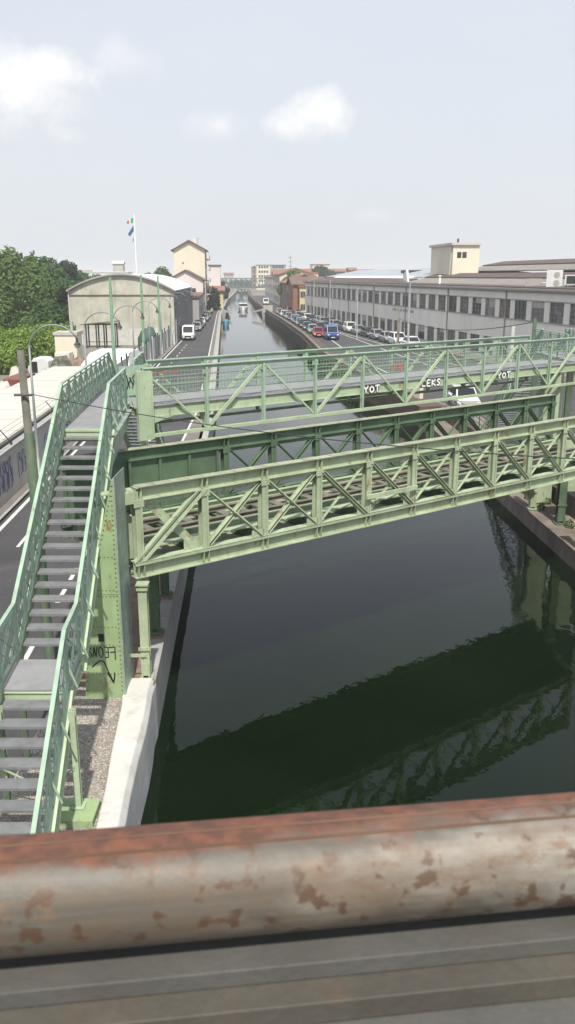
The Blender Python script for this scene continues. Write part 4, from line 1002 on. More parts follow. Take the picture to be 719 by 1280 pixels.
def house(name, label, cat, x0, y0, w, d, eave, ridge, wall, roof, ridge_dir='y', skew=-.07, front=None, side=None, over=.5, sidex=0, group=None):
    """box house whose front faces the camera at y0; ridge along y (gable to the camera) or along x"""
    b_ = thing(name, label, cat, (0,0,0), group)
    class HFm:
        def __call__(f, s, t, z): return Vector((x0+s+skew*t, y0+t, z))
    F = HFm(); mb = MB()
    if ridge_dir == 'y': mb.prism(F, [(0,0),(w,0),(w,eave),(w/2,ridge),(0,eave)], 0, d)
    elif ridge_dir == 'flat': mb.box(F, 0, w, 0, d, 0, eave)
    else:
        class G2:
            def __call__(f, s, t, z): return F(t, s, z)
        mb.prism(G2(), [(0,0),(d,0),(d,eave),(d/2,ridge),(0,eave)], 0, w)
    mb.build('wall', wall, b_)
    rm = MB(); th = .22
    if ridge_dir == 'y':
        sl = (ridge-eave)/(w/2)
        for a, c_, za, zc2 in ((-over, w/2, eave-over*sl, ridge), (w+over, w/2, eave-over*sl, ridge)):
            q_ = [F(a,-over,za+.02),F(c_,-over,zc2+.02),F(c_,d+over,zc2+.02),F(a,d+over,za+.02)]
            rm.add(q_+[p+Vector((0,0,th)) for p in q_], [(3,2,1,0),(4,5,6,7),(0,1,5,4),(1,2,6,5),(2,3,7,6),(3,0,4,7)])
    elif ridge_dir == 'flat':
        rm.box(F, -.3, w+.3, -.3, d+.3, eave+.003, eave+.35)
    else:
        sl = (ridge-eave)/(d/2)
        for a, c_, za, zc2 in ((-over, d/2, eave-over*sl, ridge), (d+over, d/2, eave-over*sl, ridge)):
            q_ = [F(-over,a,za+.02),F(w+over,a,za+.02),F(w+over,c_,zc2+.02),F(-over,c_,zc2+.02)]
            rm.add(q_+[p+Vector((0,0,th)) for p in q_], [(3,2,1,0),(4,5,6,7),(0,1,5,4),(1,2,6,5),(2,3,7,6),(3,0,4,7)])
    rm.build('roof', roof, b_)
    if front: add_windows(b_, F, w, 0, front[0], front[1], front[2], front[3])
    if side:    # 'right' or 'left' walls along t
        which, zs, h, ww, n = side
        class SD:
            def __call__(f, s, t, z):
                return F(w - t if which == 'right' else t, s, z)
        add_windows(b_, SD(), d, 0, zs, h, ww, n)
    return b_, F
# left bank
x0, zt = atY(210, 348, 205); x1, _ = atY(253.5, 348, 205)
b_, F = house('gabled_house', 'low white and pink house with a brown gable roof beyond the hangar', 'house', x0, 205, x1-x0, 22, 8.1, 10.2, 'pinkwhite', 'roof_tile_dark', side=('right',[1.2,4.6],1.5,1.0,5), front=([4.9],1.3,.9,3))
mb = MB(); mb.box(F, 2.2, 5.4, -6, -.1, 0, 5.4); mb.build('front_wing', 'pinkwhite', b_); mb = MB(); mb.prism(F, [(1.9,5.42),(5.7,5.42),(5.2,6.9),(2.4,6.9)], -6.3, -.1); mb.build('wing_roof', 'roof_tile', b_)
x0, _ = atY(217, 314, 232); x1, _ = atY(256, 314, 232)
b_, F = house('apartment_house', 'tall cream gabled apartment house with balconies on its right side', 'apartment house', x0, 232, x1-x0, 20, 15.6, 17.8, 'cream', 'roof_tile_dark', side=('right',[1.5,4.6,7.7,10.8,13.2],1.6,1.0,5), over=.7)
W_ = x1-x0
for z in (4.2, 7.3, 10.4, 13.2):
    mb = MB(); mb.box(F, W_+.0, W_+1.1, 2, 18, z, z+.15); mb.box(F, W_+1.04, W_+1.1, 2, 18, z+.15, z+1.05); mb.build('balcony', 'cream', b_)
for s, z in ((2.2,12),(3,9.6),(4.6,9.5),(3.4,7.7)): mb = MB(); mb.box(F, s, s+.35, -.04, -.003, z, z+.45); mb.build('window', 'glass', b_)
mb = MB(); mb.box(F, W_*.62, W_*.62+.8, 4, 5, 17, 18.6); mb.build('chimney','cream',b_); mb = MB(); mb.tube([F(W_*.75,8,16.5), F(W_*.75,8,18.9)], .04, 5); mb.bar(F(W_*.75-.5,8,18.6),F(W_*.75+.5,8,18.6),.05,.05); mb.build('aerial','iron_dark',b_)
x0, _ = atY(261, 333, 275); x1, _ = atY(275.5, 336, 275)
house('slab_house', 'narrow blank white apartment slab behind the tall cream house', 'apartment house', x0, 275, x1-x0, 16, 12.0, 13, 'pinkwhite', 'roof_tile_dark', 'flat', side=('right',[2,5,8],1.4,1.0,3))
x0, _ = atY(262, 364, 250); x1, _ = atY(279, 364, 250)
house('yellow_house', 'small yellow two storey house with an overhanging flat roof by the left road', 'house', x0, 250, x1-x0, 12, 4.9, 6, 'yellow_wall', 'roof_tile', 'x', front=([.5,2.9],1.5,1.1,2), over=.6)
x0, _ = atY(228, 375, 160)
house('roadside_shed', 'grey lean shed with pipes between the hangar and the white house', 'shed', x0-1.5, 160, 4.5, 34, 5.2, 5.8, 'grey_wall', 'roof_tile_dark', 'flat', side=('right',[1.8],1.6,1.4,6))
x0, _ = atY(100, 338, 420); x1, _ = atY(160, 338, 420)
house('white_depot', 'long low white building on the horizon behind the hangar', 'building', x0, 420, x1-x0, 20, 10.6, 11, 'metal_white', 'roof_white', 'flat', front=([7.6],1.2,3,8))
x0, _ = atY(141, 335, 470); x1, _ = atY(154, 335, 470)
house('domed_block', 'pale square tower above the long white horizon building', 'building', x0, 470, x1-x0, 8, 15.2, 16.5, 'wall_plaster', 'roof_pale', 'x')
# flagpole
fp = thing('flagpole', 'tall thin white flagpole behind the hangar flying two flags', 'flagpole')
xf, zf = atY(167.5, 267, 162)
mb = MB(); mb.tube([(xf,162,0),(xf,162,zf)], .09, 8, r2=.05); mb.build('pole','metal_white',fp)
def flag(pts, mat, par=fp):
    mb = MB(); n = len(pts)//2
    vs = [(x, 162+.12*math.sin(i*1.3), z) for i, (x, z) in enumerate(pts)]; vs += [(a, b2+.02, c_) for a, b2, c_ in vs]; m2 = len(pts)
    mb.add(vs, [tuple(range(m2)), tuple(range(2*m2-1,m2-1,-1))] + [(i,(i+1)%m2,(i+1)%m2+m2,i+m2) for i in range(m2)]); mb.build('flag', mat, par)
def fx(px, py): return atY(px, py, 162)
flag([fx(166.8,272), fx(163.5,273), fx(163.2,279), fx(166.6,279)], 'flag_green'); flag([fx(163.3,273.4), fx(161.6,275), fx(161.8,279.6), fx(163.1,279.2)], 'flag_white'); flag([fx(161.5,275.2), fx(158.4,277), fx(158.8,279.8), fx(161.7,279.7)], 'flag_red')
flag([fx(166.9,281.5), fx(163.5,287), fx(160,292.5), fx(162.5,296), fx(165,292), fx(167.2,289)], 'flag_blue')
flag([fx(167.2,297), fx(166,299), fx(166,303), fx(167.3,301)], 'flag_blue')

# far bridge
fbg = thing('far_bridge', 'long grey green truss bridge crossing the canal in the far distance', 'bridge', (-25,520,0))
BF = Fr(-42, 520, 1, .03)
for t in (0, 5):
    mb = MB(); mb.bar(BF(0,t,2.6), BF(42,t,2.6), .5, 1.2); mb.bar(BF(3,t,7.6), BF(34,t,7.6), .4, .45)
    for k in range(11):
        a = 1+k*3.0; mb.bar(BF(a,t,3), BF(a+1.5,t,7.5), .35, .35, (0,1,0)); mb.bar(BF(a+1.5,t,7.5), BF(a+3,t,3), .35, .35, (0,1,0))
    mb.build('truss', 'far_truss', fbg)
mb = MB(); mb.box(BF, 0, 42, 0.3, 4.7, 2.0, 2.5); mb.build('deck','concrete',fbg)
mb = MB(); mb.box(BF, -14, 0, -1, 6, 0, 2.6); mb.box(BF, 42, 60, -1, 6, 0, 2.6); mb.build('abutment','concrete',fbg)
# stone landing stages on both banks
for sgn, y, l in ((1, 226, 'pale stone stub of a jetty on the right bank'), (-1, 222, 'pale stone ramp at the left bank')):
    j_ = thing('jetty', l, 'jetty', (0,0,0))
    if sgn > 0:
        mb = MB(); x = rbx(y); mb.prism(Fr(x-3.4,y,1,0), [(0,.05),(3.2,.9),(3.4,.9),(3.4,WZ-.5),(2.8,WZ-.5),(2.6,.3),(0,-.15)], 0, 2.0); mb.build('ramp','concrete',j_)
        mb = MB(); mb.box(W, x-.4, x+2.0, y-.2, y+2.2, -.3, 1.6); mb.build('block','wall_plaster',j_)
    else:
        mb = MB(); x = lbx(y); mb.prism(Fr(x,y,1,0), [(0,.7),(.3,.7),(2.4,.0),(2.4,-.25),(1.0,.1),(.6,WZ-.5),(0,WZ-.5)], 0, 2.0); mb.build('ramp','concrete',j_)

# right bank houses
def fl(y): return 1.5 - .068*(y-215)
def hb(name, label, y0, d, w, eave, ridge, wall, roof, rd='y', side=(5, [1.3,4.4]), front=None):
    return house(name, label, 'house', fl(y0), y0, w, d, eave, ridge, wall, roof, rd, side=('left', side[1], 1.5, 1.0, side[0]), front=front)
b_, F = hb('brick_house', 'brick red corner house with a dark tiled roof before the factory', 217, 18, 8, 6.9, 8.6, 'brick_red', 'roof_tile_dark', 'x', (4,[1.2,4.2]), ([1.0,4.2],1.5,1.0,3))
mb = MB(); mb.box(F, 5.2, 7.9, -1.2, -.02, 0, 3.0); mb.build('porch','yellow_wall',b_)
hb('terrace_house', 'grey brown house with white shutters and a red roof on the right bank', 237, 34, 9, 7.2, 9.3, 'brown_wall', 'roof_tile', 'y', (8,[1.2,4.4]), ([4.6],1.4,1.0,3))
hb('terrace_house', 'orange brown three storey house where the right bank curves', 273, 40, 10, 9.4, 11.2, 'cream', 'roof_tile', 'y', (9,[1.2,4.4,7.2]), ([4.6,7.4],1.4,1.0,3))
hb('terrace_house', 'farthest pinkish house of the right bank row', 316, 60, 10, 8.4, 10.4, 'pinkwhite', 'roof_tile_dark', 'y', (10,[1.2,4.4]))
def PB(name, label, px0, px1, pyt, Y, d, wall, roof, rd='flat', ridge_up=1.5, front=None, side=None, cat='building'):
    x0, zt = atY(px0, pyt, Y); x1, _ = atY(px1, pyt, Y)
    return house(name, label, cat, x0, Y, x1-x0, d, zt, zt+ridge_up, wall, roof, rd, front=front, side=side)
PB('apartment_block', 'dark brick apartment block, leftmost on the far right skyline', 315, 320.5, 334, 602, 14, 'brown_wall', 'roof_grey', front=([2,5,8,11,14],1.5,.9,2))
PB('apartment_block', 'yellow and white apartment tower on the far skyline', 320.6, 338, 331.5, 600, 14, 'cream', 'roof_grey', front=([2,5,8,11,14],1.5,1.2,4))
PB('apartment_block', 'grey green glazed apartment block right of the yellow tower', 338.3, 357.5, 331.5, 601, 14, 'greenish_wall', 'roof_grey', front=([2,5,8,11,14],1.8,1.8,4))
PB('roof_terrace_block', 'stepped cream block with roof terraces above the trees on the right', 391, 412, 331, 470, 14, 'cream', 'roof_tile', front=([6,9,12],1.5,2,4))
PB('red_roof_house', 'house with broad red tiled roof behind the bright green tree', 371, 389, 348, 300, 14, 'brown_wall', 'roof_tile', 'x', 3.0)
PB('red_roof_house', 'red roofed house just right of the far apartment blocks', 343, 362, 346, 345, 14, 'cream', 'roof_tile', 'x', 2.6)
PB('cream_annex', 'small cream rooftop house left of the factory roof', 388, 398, 341.5, 280, 8, 'cream', 'roof_tile')
PB('brown_roof_house', 'brown roofed house directly behind the end of the factory', 369, 397, 357, 232, 16, 'brown_wall', 'roof_tile_dark', 'x', 2.4)
PB('narrow_house', 'narrow yellow house squeezed against the end of the factory', 375, 382.5, 359, 214, 10, 'yellow_wall', 'roof_tile', front=([1,4],1.3,.6,2), cat='house')
for i, (a, b2, t, Y, wl_, l) in enumerate(((415,432,339.5,430,'brown_wall','distant brown house above the factory roof'),(437,446,338,440,'roof_tile','distant red roofed house with a mast'),(448,470,340.5,410,'grey_wall','distant grey flat building above the factory roof'),
     (100,112,341,520,'grey_wall','distant grey block left of the long white building'),(280,292,343,700,'grey_wall','hazy grey block beyond the left end of the far bridge'))):
    PB('distant_house', l, a, b2, t, Y, 12, wl_, 'roof_tile', 'x', 1.2)
mt = thing('lattice_mast', 'thin aerial mast rising behind the bright green tree', 'mast'); xm, zm = atY(363, 319, 330)
mb = MB(); mb.tube([(xm,330,0),(xm,330,zm)], .14, 6, r2=.06); mb.build('mast','iron_dark',mt)
mb = MB(); [mb.bar((xm-.8,330,z),(xm+.8,330,z),.12,.12) for z in (zm-.8, zm-2.4, zm-4)]; mb.build('aerial','iron_dark',mt)

# ------------------------------------------------------------------ factory
FF = Fr(37.48, 6.24, -.1642, .9864)      # s along the street, t to the left is towards the canal
fac = thing('factory', 'long two storey grey beige factory with rows of windows along the right street', 'factory', (0,0,0))
class FG:
    def __call__(f, s, t, z): return FF(s, -t, z)     # t positive = into the building
FI = FG(); S0, S1 = 36, 203.3
mb = MB(); mb.box(FI, S0, S1, .22, 40, 0, 7.45)
for z0, z1 in ((0,.6),(2.5,4.72),(6.62,7.4)): mb.box(FI, S0, S1, 0, .218, z0, z1)
NB = 42; P_ = 3.96; k0 = 76.2
cent = [k0 + P_*k for k in range(-10, 32)]
for c_ in cent:
    for z0, z1 in ((.602,2.498),(4.722,6.618)):
        mb.box(FI, c_+P_/2-.55, c_+P_/2+.55, .02, .217, z0, z1)
mb.build('wall','fac_wall',fac)
mb = MB(); mb.box(FI, S0-.2, S1+.2, -.35, .3, 7.452, 7.62); mb.box(FI, S0-.2, S1+.2, -.5, .3, 7.622, 7.80); mb.build('cornice','fac_trim',fac)
mb = MB(); mb.box(FI, S0, S1, -.09, -.002, 4.62, 4.74); mb.box(FI, S0, S1, -.07, -.002, .50, .62); mb.box(FI, S0, S1, -.06, -.002, 6.60, 6.70); mb.build('sill_course','fac_trim',fac)
src = {}
for lvl, (z0, z1) in enumerate(((.602,2.498),(4.722,6.618))):
    for i, c_ in enumerate(cent):
        if c_ > S1-2: continue
        wf = MB(); a, b2 = c_-1.42, c_+1.42
        for u in (0, .333, .667, 1): wf.box(FI, a+(b2-a)*u-.02, a+(b2-a)*u+.02, .10, .16, z0, z1)
        for u in (0, .25, .5, .75, 1): wf.box(FI, a, b2, .105, .155, z0+(z1-z0)*u-.015, z0+(z1-z0)*u+.015)
        wo = wf.build('window','fac_trim' if (i*7+lvl)%5 else 'iron_dark',fac)
        pm = MB(); pm.box(FI, a, b2, .13, .135, z0, z1); po = pm.build('pane', rnd.choice(['glass_dusty','glass_dusty','glass','glass_pale','glass_brown']),None); po.parent = wo
        if rnd.random() < .3:
            bl = MB(); zz = z1-(z1-z0)*rnd.choice([.25,.5,.33]); bl.box(FI, a+.03, b2-.03-(.9 if rnd.random()<.5 else 0), .120, .128, zz, z1-.02); bo = bl.build('blind', 'wall_plaster', None); bo.parent = wo
# small painted letters on the wall
mb = MB()
for j, s in enumerate((119.5, 122.3, 125.1, 127.9)):
    for k in range(6): mb.box(FI, s+k*.38, s+k*.38+.28, -.012, -.002, 3.9, 4.3)
mb.build('lettering','fac_trim',fac)
for k in range(9): mb = MB(); mb.tube([FI(52+k*17.8, -.10, 0), FI(52+k*17.8, -.10, 7.45)], .07, 6); mb.build('downpipe', 'fac_trim', fac)
# roof: low front strip, monitors
def roofstrip(t0, t1, z0, z1, s0, s1, mat, name, th=.12):
    m_ = MB(); m_.add([FI(s0,t0,z0),FI(s1,t0,z0),FI(s1,t1,z1),FI(s0,t1,z1),FI(s0,t0,z0+th),FI(s1,t0,z0+th),FI(s1,t1,z1+th),FI(s0,t1,z1+th)],[(3,2,1,0),(4,5,6,7),(0,1,5,4),(1,2,6,5),(2,3,7,6),(3,0,4,7)])
    return m_.build(name, mat, fac)
roofstrip(.0, 2.0, 7.805, 7.9, S0, S1, 'roof_brown', 'roof')
SM = 131
# near part: sawtooth roofs, glazed strip then brown strip
roofstrip(2.0, 5.2, 7.9, 8.55, S0, SM, 'roof_grey', 'glazed_strip'); roofstrip(5.2, 7.6, 8.55, 9.1, S0, SM, 'roof_brown', 'roof_ridge', .3)
roofstrip(7.6, 11, 9.1, 9.15, S0, SM, 'roof_grey', 'glazed_strip'); roofstrip(11, 14.5, 9.6, 10.3, S0, SM, 'roof_grey', 'glazed_strip'); roofstrip(14.5, 18, 10.3, 10.9, S0, SM, 'roof_brown', 'roof_ridge', .3)
roofstrip(18, 40, 10.9, 8, S0, SM, 'roof_brown', 'roof')
for (t_a, z_a, t_b, z_b) in ((2.1,8.06,5.2,8.70),(11,9.75,14.5,10.45)):
    mb = MB()
    for k in range(120):
        s = S0+ k*.8
        if s < SM: mb.bar(FI(s,t_a,z_a), FI(s,t_b,z_b), .05, .05)
    mb.build('glazing_bars','fac_trim',fac)
# far part: pale blue metal roof with white strip
roofstrip(2.0, 4.2, 7.9, 8.5, SM, S1, 'roof_brown', 'roof'); roofstrip(4.2, 5.0, 8.5, 8.85, SM+4, S1-12, 'roof_white', 'white_flashing', .15); roofstrip(4.9, 13, 8.7, 10.2, SM, S1, 'roof_blue', 'metal_roof'); roofstrip(13, 40, 10.2, 8, SM, S1, 'roof_blue', 'metal_roof')
mb = MB(); mb.prism(FI, [(SM-1,7.9),(SM+1.5,7.9),(SM+1.5,9.2),(SM-.2,9.9)], 2.2, 2.5); mb.build('roof_hatch','roof_white',fac)
mb = MB(); mb.box(FI, 150, 153, 8.0, 11.0, 9.5, 9.98); mb.build('skylight','iron_dark',fac)
# rooftop block
x0, zt = atY(567, 305, 128); x1, _ = atY(600, 305, 128)
b_, F = house('rooftop_tower', 'square cream stair tower rising above the factory roof', 'tower', x0, 128, x1-x0, 12, zt-.15, zt, 'cream', 'roof_pale', 'flat', skew=-.1)
for k in range(2): mb = MB(); mb.box(F, .6+k*.75, 1.2+k*.75, -.03, -.003, zt-1.9, zt-1.1); mb.build('window','iron_dark',b_)
mb = MB(); mb.tube([F(-.1,1,9.0), F(-.1,.2,zt)], .06, 6); mb.build('downpipe','fac_trim',b_); mb = MB(); mb.tube([F(1.8,4,zt), F(1.8,4,zt+.9)], .15, 6); mb.build('vent','iron_dark',b_)
# air conditioners and vents on the factory roof
def acu(px, label, s):
    a = thing('air_conditioner', label, 'air conditioner', (0,0,0), 'air conditioners on the factory roof edge')
    p = FI(s, .9, 7.95)
    G = Fr(p.x, p.y, .95, -.3)
    mb = MB(); mb.box(G, 0, 1.5, 0, .7, 7.95, 9.55); mb.build('casing','metal_white',a,bevel=.03)
    for z in (8.35, 9.1):
        mb = MB(); mb.tube([G(.95,-.03,z), G(.95,.03,z)], .28, 14); mb.build('fan_grille','fac_trim',a)
acu(690, 'tall white twin fan air conditioner on the factory roof edge', 80.6)
a = thing('roof_unit', 'dark square ventilation box right of the white air conditioner', 'ventilator', (0,0,0)); p = FI(77.4,1.2,7.95); G = Fr(p.x,p.y,.95,-.3)
mb = MB(); mb.box(G, 0, 1.5, 0, .8, 8.2, 9.1); mb.build('casing','metal_white',a); mb = MB(); mb.box(G, .15, 1.35, -.03, -.002, 8.3, 9.0); mb.build('grille','iron_dark',a)
mb = MB(); mb.box(G, .1, .2, .1, .7, 7.95, 8.2); mb.box(G, 1.3, 1.4, .1, .7, 7.95, 8.2); mb.build('legs','iron_dark',a)
a = thing('roof_unit', 'low grey box with pipes left of the white air conditioner', 'ventilator', (0,0,0)); p = FI(86.0,1.2,7.95); G = Fr(p.x,p.y,.95,-.3)
mb = MB(); mb.box(G, 0, 1.6, 0, .7, 7.95, 8.75); mb.build('casing','fac_trim',a); mb = MB(); mb.tube([G(1.6,.3,8.3),G(2.6,.3,8.3),G(2.8,.3,8.0)], .06, 6); mb.build('pipe','metal_white',a)
for s, t, l in ((113,1.4,'thin white vent pipe on the front edge of the factory roof'),(104,17,'short vent on the ridge nearest the stair tower'),(96,17.5,'vent on the ridge in the middle of the brown roof'),(90,17,'small vent on the ridge towards the right')):
    z = 7.95 if t < 2 else 11.0; p = FI(s,t,z); mb = MB(); mb.tube([p, p+Vector((0,0,1.0))], .12, 8); mb.tube([p+Vector((0,0,1.0)), p+Vector((0,0,1.12))], .22, 8); tag(mb.build('vent_pipe','metal_white'), l, 'vent', 'vents on the factory roof')

# street poles on the right
for px, pyt, Y, l in ((513, 352, 100, 'tall thin grey lamp column in front of the long factory windows'), (447.5, 360, 128, 'thin grey lamp column near the blue van'), (413, 350, 150, 'lamp column behind the blue van'),(393,352,190,'farthest lamp column by the end of the factory')):
    x, z = atY(px, pyt, Y); c_ = thing('lamp_column', l, 'street lamp', (x,Y,0), 'lamp columns on the right street')
    mb = MB(); mb.tube([(x,Y,0),(x,Y,z)], .11, 8, r2=.06); mb.build('post','lamp_grey',c_); mb = MB(); mb.tube([(x,Y,z-.1),(x-.9,Y,z+.1)], .04, 6); mb.box(W, x-1.4, x-.7, Y-.12, Y+.12, z+.05, z+.18); mb.build('lamp_arm','lamp_grey',c_)
for px, pyt, Y, l, m_ in ((499, 386, 104, 'short brown post in front of the factory wall', 'sleeper'), (642, 407, 66, 'short grey concrete post behind the footbridge railing', 'concrete'), (669, 398, 56, 'dark green post with wires behind the right end of the footbridge', 'pole_green')):
    x, z = atY(px, pyt, Y); mb = MB(); mb.tube([(x,Y,0),(x,Y,z)], .17, 8, r2=.13); tag(mb.build('wire_post', m_), l, 'post')
mb = MB(); A0 = Vector((atY(669,402,56)[0],56,atY(669,402,56)[1])); A1 = Vector((atY(499,398,104)[0],104,atY(499,398,104)[1]))
mb.tube([A0.lerp(A1,u/20)-Vector((0,0,4*.9*(u/20)*(1-u/20))) for u in range(21)], .03, 5); tag(mb.build('overhead_cable','iron_dark'), 'dark cable strung between the posts in front of the factory', 'cable')
# railing and gate lattice on the right bank
rf = thing('bank_railing', 'rusty brown lattice railing on the right bank behind the bridge legs', 'railing', (0,0,0))
mb = MB()
for y in np.arange(22, 34, .14): mb.bar((rbx(y)+1.75, y, .12), (rbx(y)+1.75, y, 1.25), .02, .02, (0,1,0))
mb.build('bars','rail_rust',rf); mb = MB(); mb.bar((rbx(22)+1.75,22,1.27),(rbx(34)+1.75,34,1.27),.05,.05); mb.bar((rbx(22)+1.75,22,.25),(rbx(34)+1.75,34,.25),.05,.04); mb.build('rail','rail_rust',rf)
for y in np.arange(22, 35, 2.0): mb = MB(); mb.bar((rbx(y)+1.75,y,.1),(rbx(y)+1.75,y,1.35),.07,.07,(0,1,0)); mb.build('post','rail_rust',rf)
gw = thing('graffiti_parapet', 'low cream parapet with pink graffiti where the right quay turns', 'wall', (0,0,0))
GF = Fr(9.9, 64.0, -2.9, 8.0)
mb = MB(); mb.box(GF, 0, 8.6, -.3, 0, 0, 1.1); mb.build('wall_face','cream',gw)
class GP:
    def __call__(f, s, t, z): return GF(s, -t, z)
for i in range(5):
    mb = MB(); c_ = 1.0+i*1.7; mb.ribbon(GP(), [(c_,.15),(c_+.3,.9),(c_+.7,.2),(c_+1.0,.85),(c_+1.3,.3)], .17, -.01-.002*i); mb.build('graffiti', ['paint_pink','paint_red','paint_violet','paint_pink','paint_blue'][i], gw)
gr = thing('quay_railing', 'thin grey metal railing at the street edge behind the far truss girder', 'railing', (0,0,0))
mb = MB()
for y in np.arange(40, 60, 1.5): mb.bar((rbx(y)+1.8,y,.1),(rbx(y)+1.8,y,1.1),.05,.05,(0,1,0))
for z in (.5,.8,1.1): mb.bar((rbx(40)+1.8,40,z),(rbx(59)+1.8,59,z),.04,.04)
mb.build('rails','lamp_grey',gr)

# ------------------------------------------------------------------ cars
def loft(rings, close=True):
    mb = MB(); n = len(rings[0]); vs = [p for r in rings for p in r]
    fs = [(i*n+k, i*n+(k+1)%n, (i+1)*n+(k+1)%n, (i+1)*n+k) for i in range(len(rings)-1) for k in range(n)]
    if close: fs += [tuple(range(n-1,-1,-1)), tuple((len(rings)-1)*n+k for k in range(n))]
    return mb.add(vs, fs)
def make_car(kind):
    """front towards -Y"""
    L_, Wd, H = {'hatch': (4.0,1.70,1.48), 'van': (4.8,1.85,2.05), 'suv': (4.4,1.80,1.68)}[kind]
    c = thing('parked_car', 'x', 'car', (0,0,0)); y0 = -L_/2; hw = Wd/2; bz = .90 if kind == 'hatch' else 1.02
    nose = {'hatch': .72, 'van': .95, 'suv': .85}[kind]
    st = [(0, .80*hw, .38, nose-.18), (.04, .92*hw, .24, nose-.06), (.12, hw, .20, nose+.02), (.27, hw, .20, bz-.02), (.5, hw, .20, bz), (.85, hw, .20, bz), (.96, .96*hw, .24, bz-.04), (1, .86*hw, .36, bz-.14)]
    rings = []
    for u, w, zb, zt in st:
        y = y0 + L_*u; rings.append([(-w*.9,y,zb),(w*.9,y,zb),(w,y,zb+.22),(w*.99,y,zt-.12),(w*.88,y,zt),(-w*.88,y,zt),(-w*.99,y,zt-.12),(-w,y,zb+.22)])
    body = loft(rings)
    # greenhouse pillars + roof
    f0, f1, r0, r1 = {'hatch': (.24,.40,.80,.95), 'van': (.12,.25,.97,.985), 'suv': (.25,.38,.88,.96)}[kind]
    def ring(y, w, z): return [(-w,y,z),(w,y,z)]
    rw = hw*.74 if kind != 'van' else hw*.86
    yA, yB, yC, yD = y0+L_*f0, y0+L_*f1, y0+L_*r0, y0+L_*r1
    lo = [(-hw*.88,yA,bz-.01),(hw*.88,yA,bz-.01),(hw*.88,yD,bz-.01),(-hw*.88,yD,bz-.01)]
    hi = [(-rw,yB,H-.05),(rw,yB,H-.05),(rw,yC,H-.05),(-rw,yC,H-.05)]
    rt = [(-rw*.9,yB+.12,H),(rw*.9,yB+.12,H),(rw*.9,yC-.1,H),(-rw*.9,yC-.1,H)]
    body.add(lo+hi, [(0,1,5,4),(1,2,6,5),(2,3,7,6),(3,0,4,7)]); body.add(hi+rt, [(0,1,5,4),(1,2,6,5),(2,3,7,6),(3,0,4,7),(4,5,6,7)])
    bo = body.build('body','car_white',c,bevel=.03); bo.material_slots[0].link = 'OBJECT'; bo.material_slots[0].material = M['car_white']
    def pane(a, b2, c_, d_, u0, u1, v0, v1, off):
        a, b2, c_, d_ = map(Vector, (a,b2,c_,d_)); nn = (b2-a).cross(d_-a).normalized()
        P = lambda u, v: (a.lerp(b2,u)).lerp(d_.lerp(c_,u), v) + nn*off
        m_ = MB(); q_ = [P(u0,v0),P(u1,v0),P(u1,v1),P(u0,v1)]; m_.add(q_+[p-nn*off*.8 for p in q_], [(0,1,2,3),(0,3,7,4),(1,5,6,2),(0,4,5,1),(3,2,6,7)]); return m_
    pane(lo[0],lo[1],hi[1],hi[0],.06,.94,.06,.94,.012).build('windscreen','car_glass',c)
    rr_ = pane(lo[2],lo[3],hi[3],hi[2],.1,.9,.25,.9,.012); rr_.build('rear_window','car_glass',c)
    for (a, b2, c_, d_) in ((lo[1],lo[2],hi[2],hi[1]),(lo[3],lo[0],hi[0],hi[3])):
        if kind == 'van': rngs = ((.02,.26),) if a is lo[1] else ((.74,.98),)
        else: rngs = ((.10,.48),(.52,.90))
        for u0, u1 in rngs: pane(a,b2,c_,d_,u0,u1,.12,.88,.012).build('side_window','car_glass',c)
    for sx_ in (-1, 1):
        for yy_ in (y0+.78, y0+L_-.75):
            t_ = MB(); t_.tube([(sx_*(hw-.19),yy_,.31),(sx_*(hw+.01),yy_,.31)], .31, 16); to = t_.build('wheel','rubber',c)
            t_ = MB(); t_.tube([(sx_*(hw-.0),yy_,.31),(sx_*(hw+.02),yy_,.31)], .19, 10); ro = t_.build('rim','rim',None); ro.parent = to
        h_ = MB(); h_.box(W, min(sx_*hw*.55,sx_*hw*.9), max(sx_*hw*.55,sx_*hw*.9), y0-.01, y0+.16, nose-.24, nose-.08); h_.build('headlight','lens',c,bevel=.02)
        h_ = MB(); h_.box(W, min(sx_*hw*.66,sx_*hw*.9), max(sx_*hw*.66,sx_*hw*.9), -y0-.12, -y0+.01, bz-.38, bz-.16); h_.build('tail_light','tail',c,bevel=.02)
        h_ = MB(); h_.box(W, min(sx_*hw*.98,sx_*(hw+.14)), max(sx_*hw*.98,sx_*(hw+.14)), yA+.25, yA+.38, bz-.0, bz+.13); h_.build('wing_mirror','rubber',c,bevel=.02)
    h_ = MB(); h_.box(W, -hw*.5, hw*.5, y0-.012, y0+.05, .34, nose-.26); h_.build('grille','rubber',c)
    h_ = MB(); h_.box(W, -.26, .26, y0-.022, y0-.013, .36, .46); h_.build('number_plate','paint_white',c)
    return c
protos = {}
def car(kind, colour, x, y, yaw, label, group):
    if kind not in protos: c = protos[kind] = make_car(kind)
    else: c = copy_tree(protos[kind])
    c.location = (x, y, .012); c.rotation_euler = (0,0,yaw)
    c['label'] = label; c['group'] = group; c['category'] = 'van' if kind == 'van' else 'car'; c.name = 'parked_van' if kind == 'van' else 'parked_car'
    for ch in kids(c):
        if ch.name.startswith('body'): ch.material_slots[0].link = 'OBJECT'; ch.material_slots[0].material = M['car_'+colour]
    return c
G1 = 'cars parked along the factory'; G2 = 'cars parked along the canal parapet'; G3 = 'vehicles on the left road'; G4 = 'vehicles driving on the right street'
ORD = ['nearest','second','third','fourth','fifth','sixth','seventh','eighth','ninth','tenth','eleventh','twelfth','thirteenth','fourteenth','fifteenth','sixteenth','seventeenth']
cl = ['white','white','silver','silver','dark grey','silver','white','dark grey','silver','black','silver','silver','dark grey','white','black','silver','dark grey']
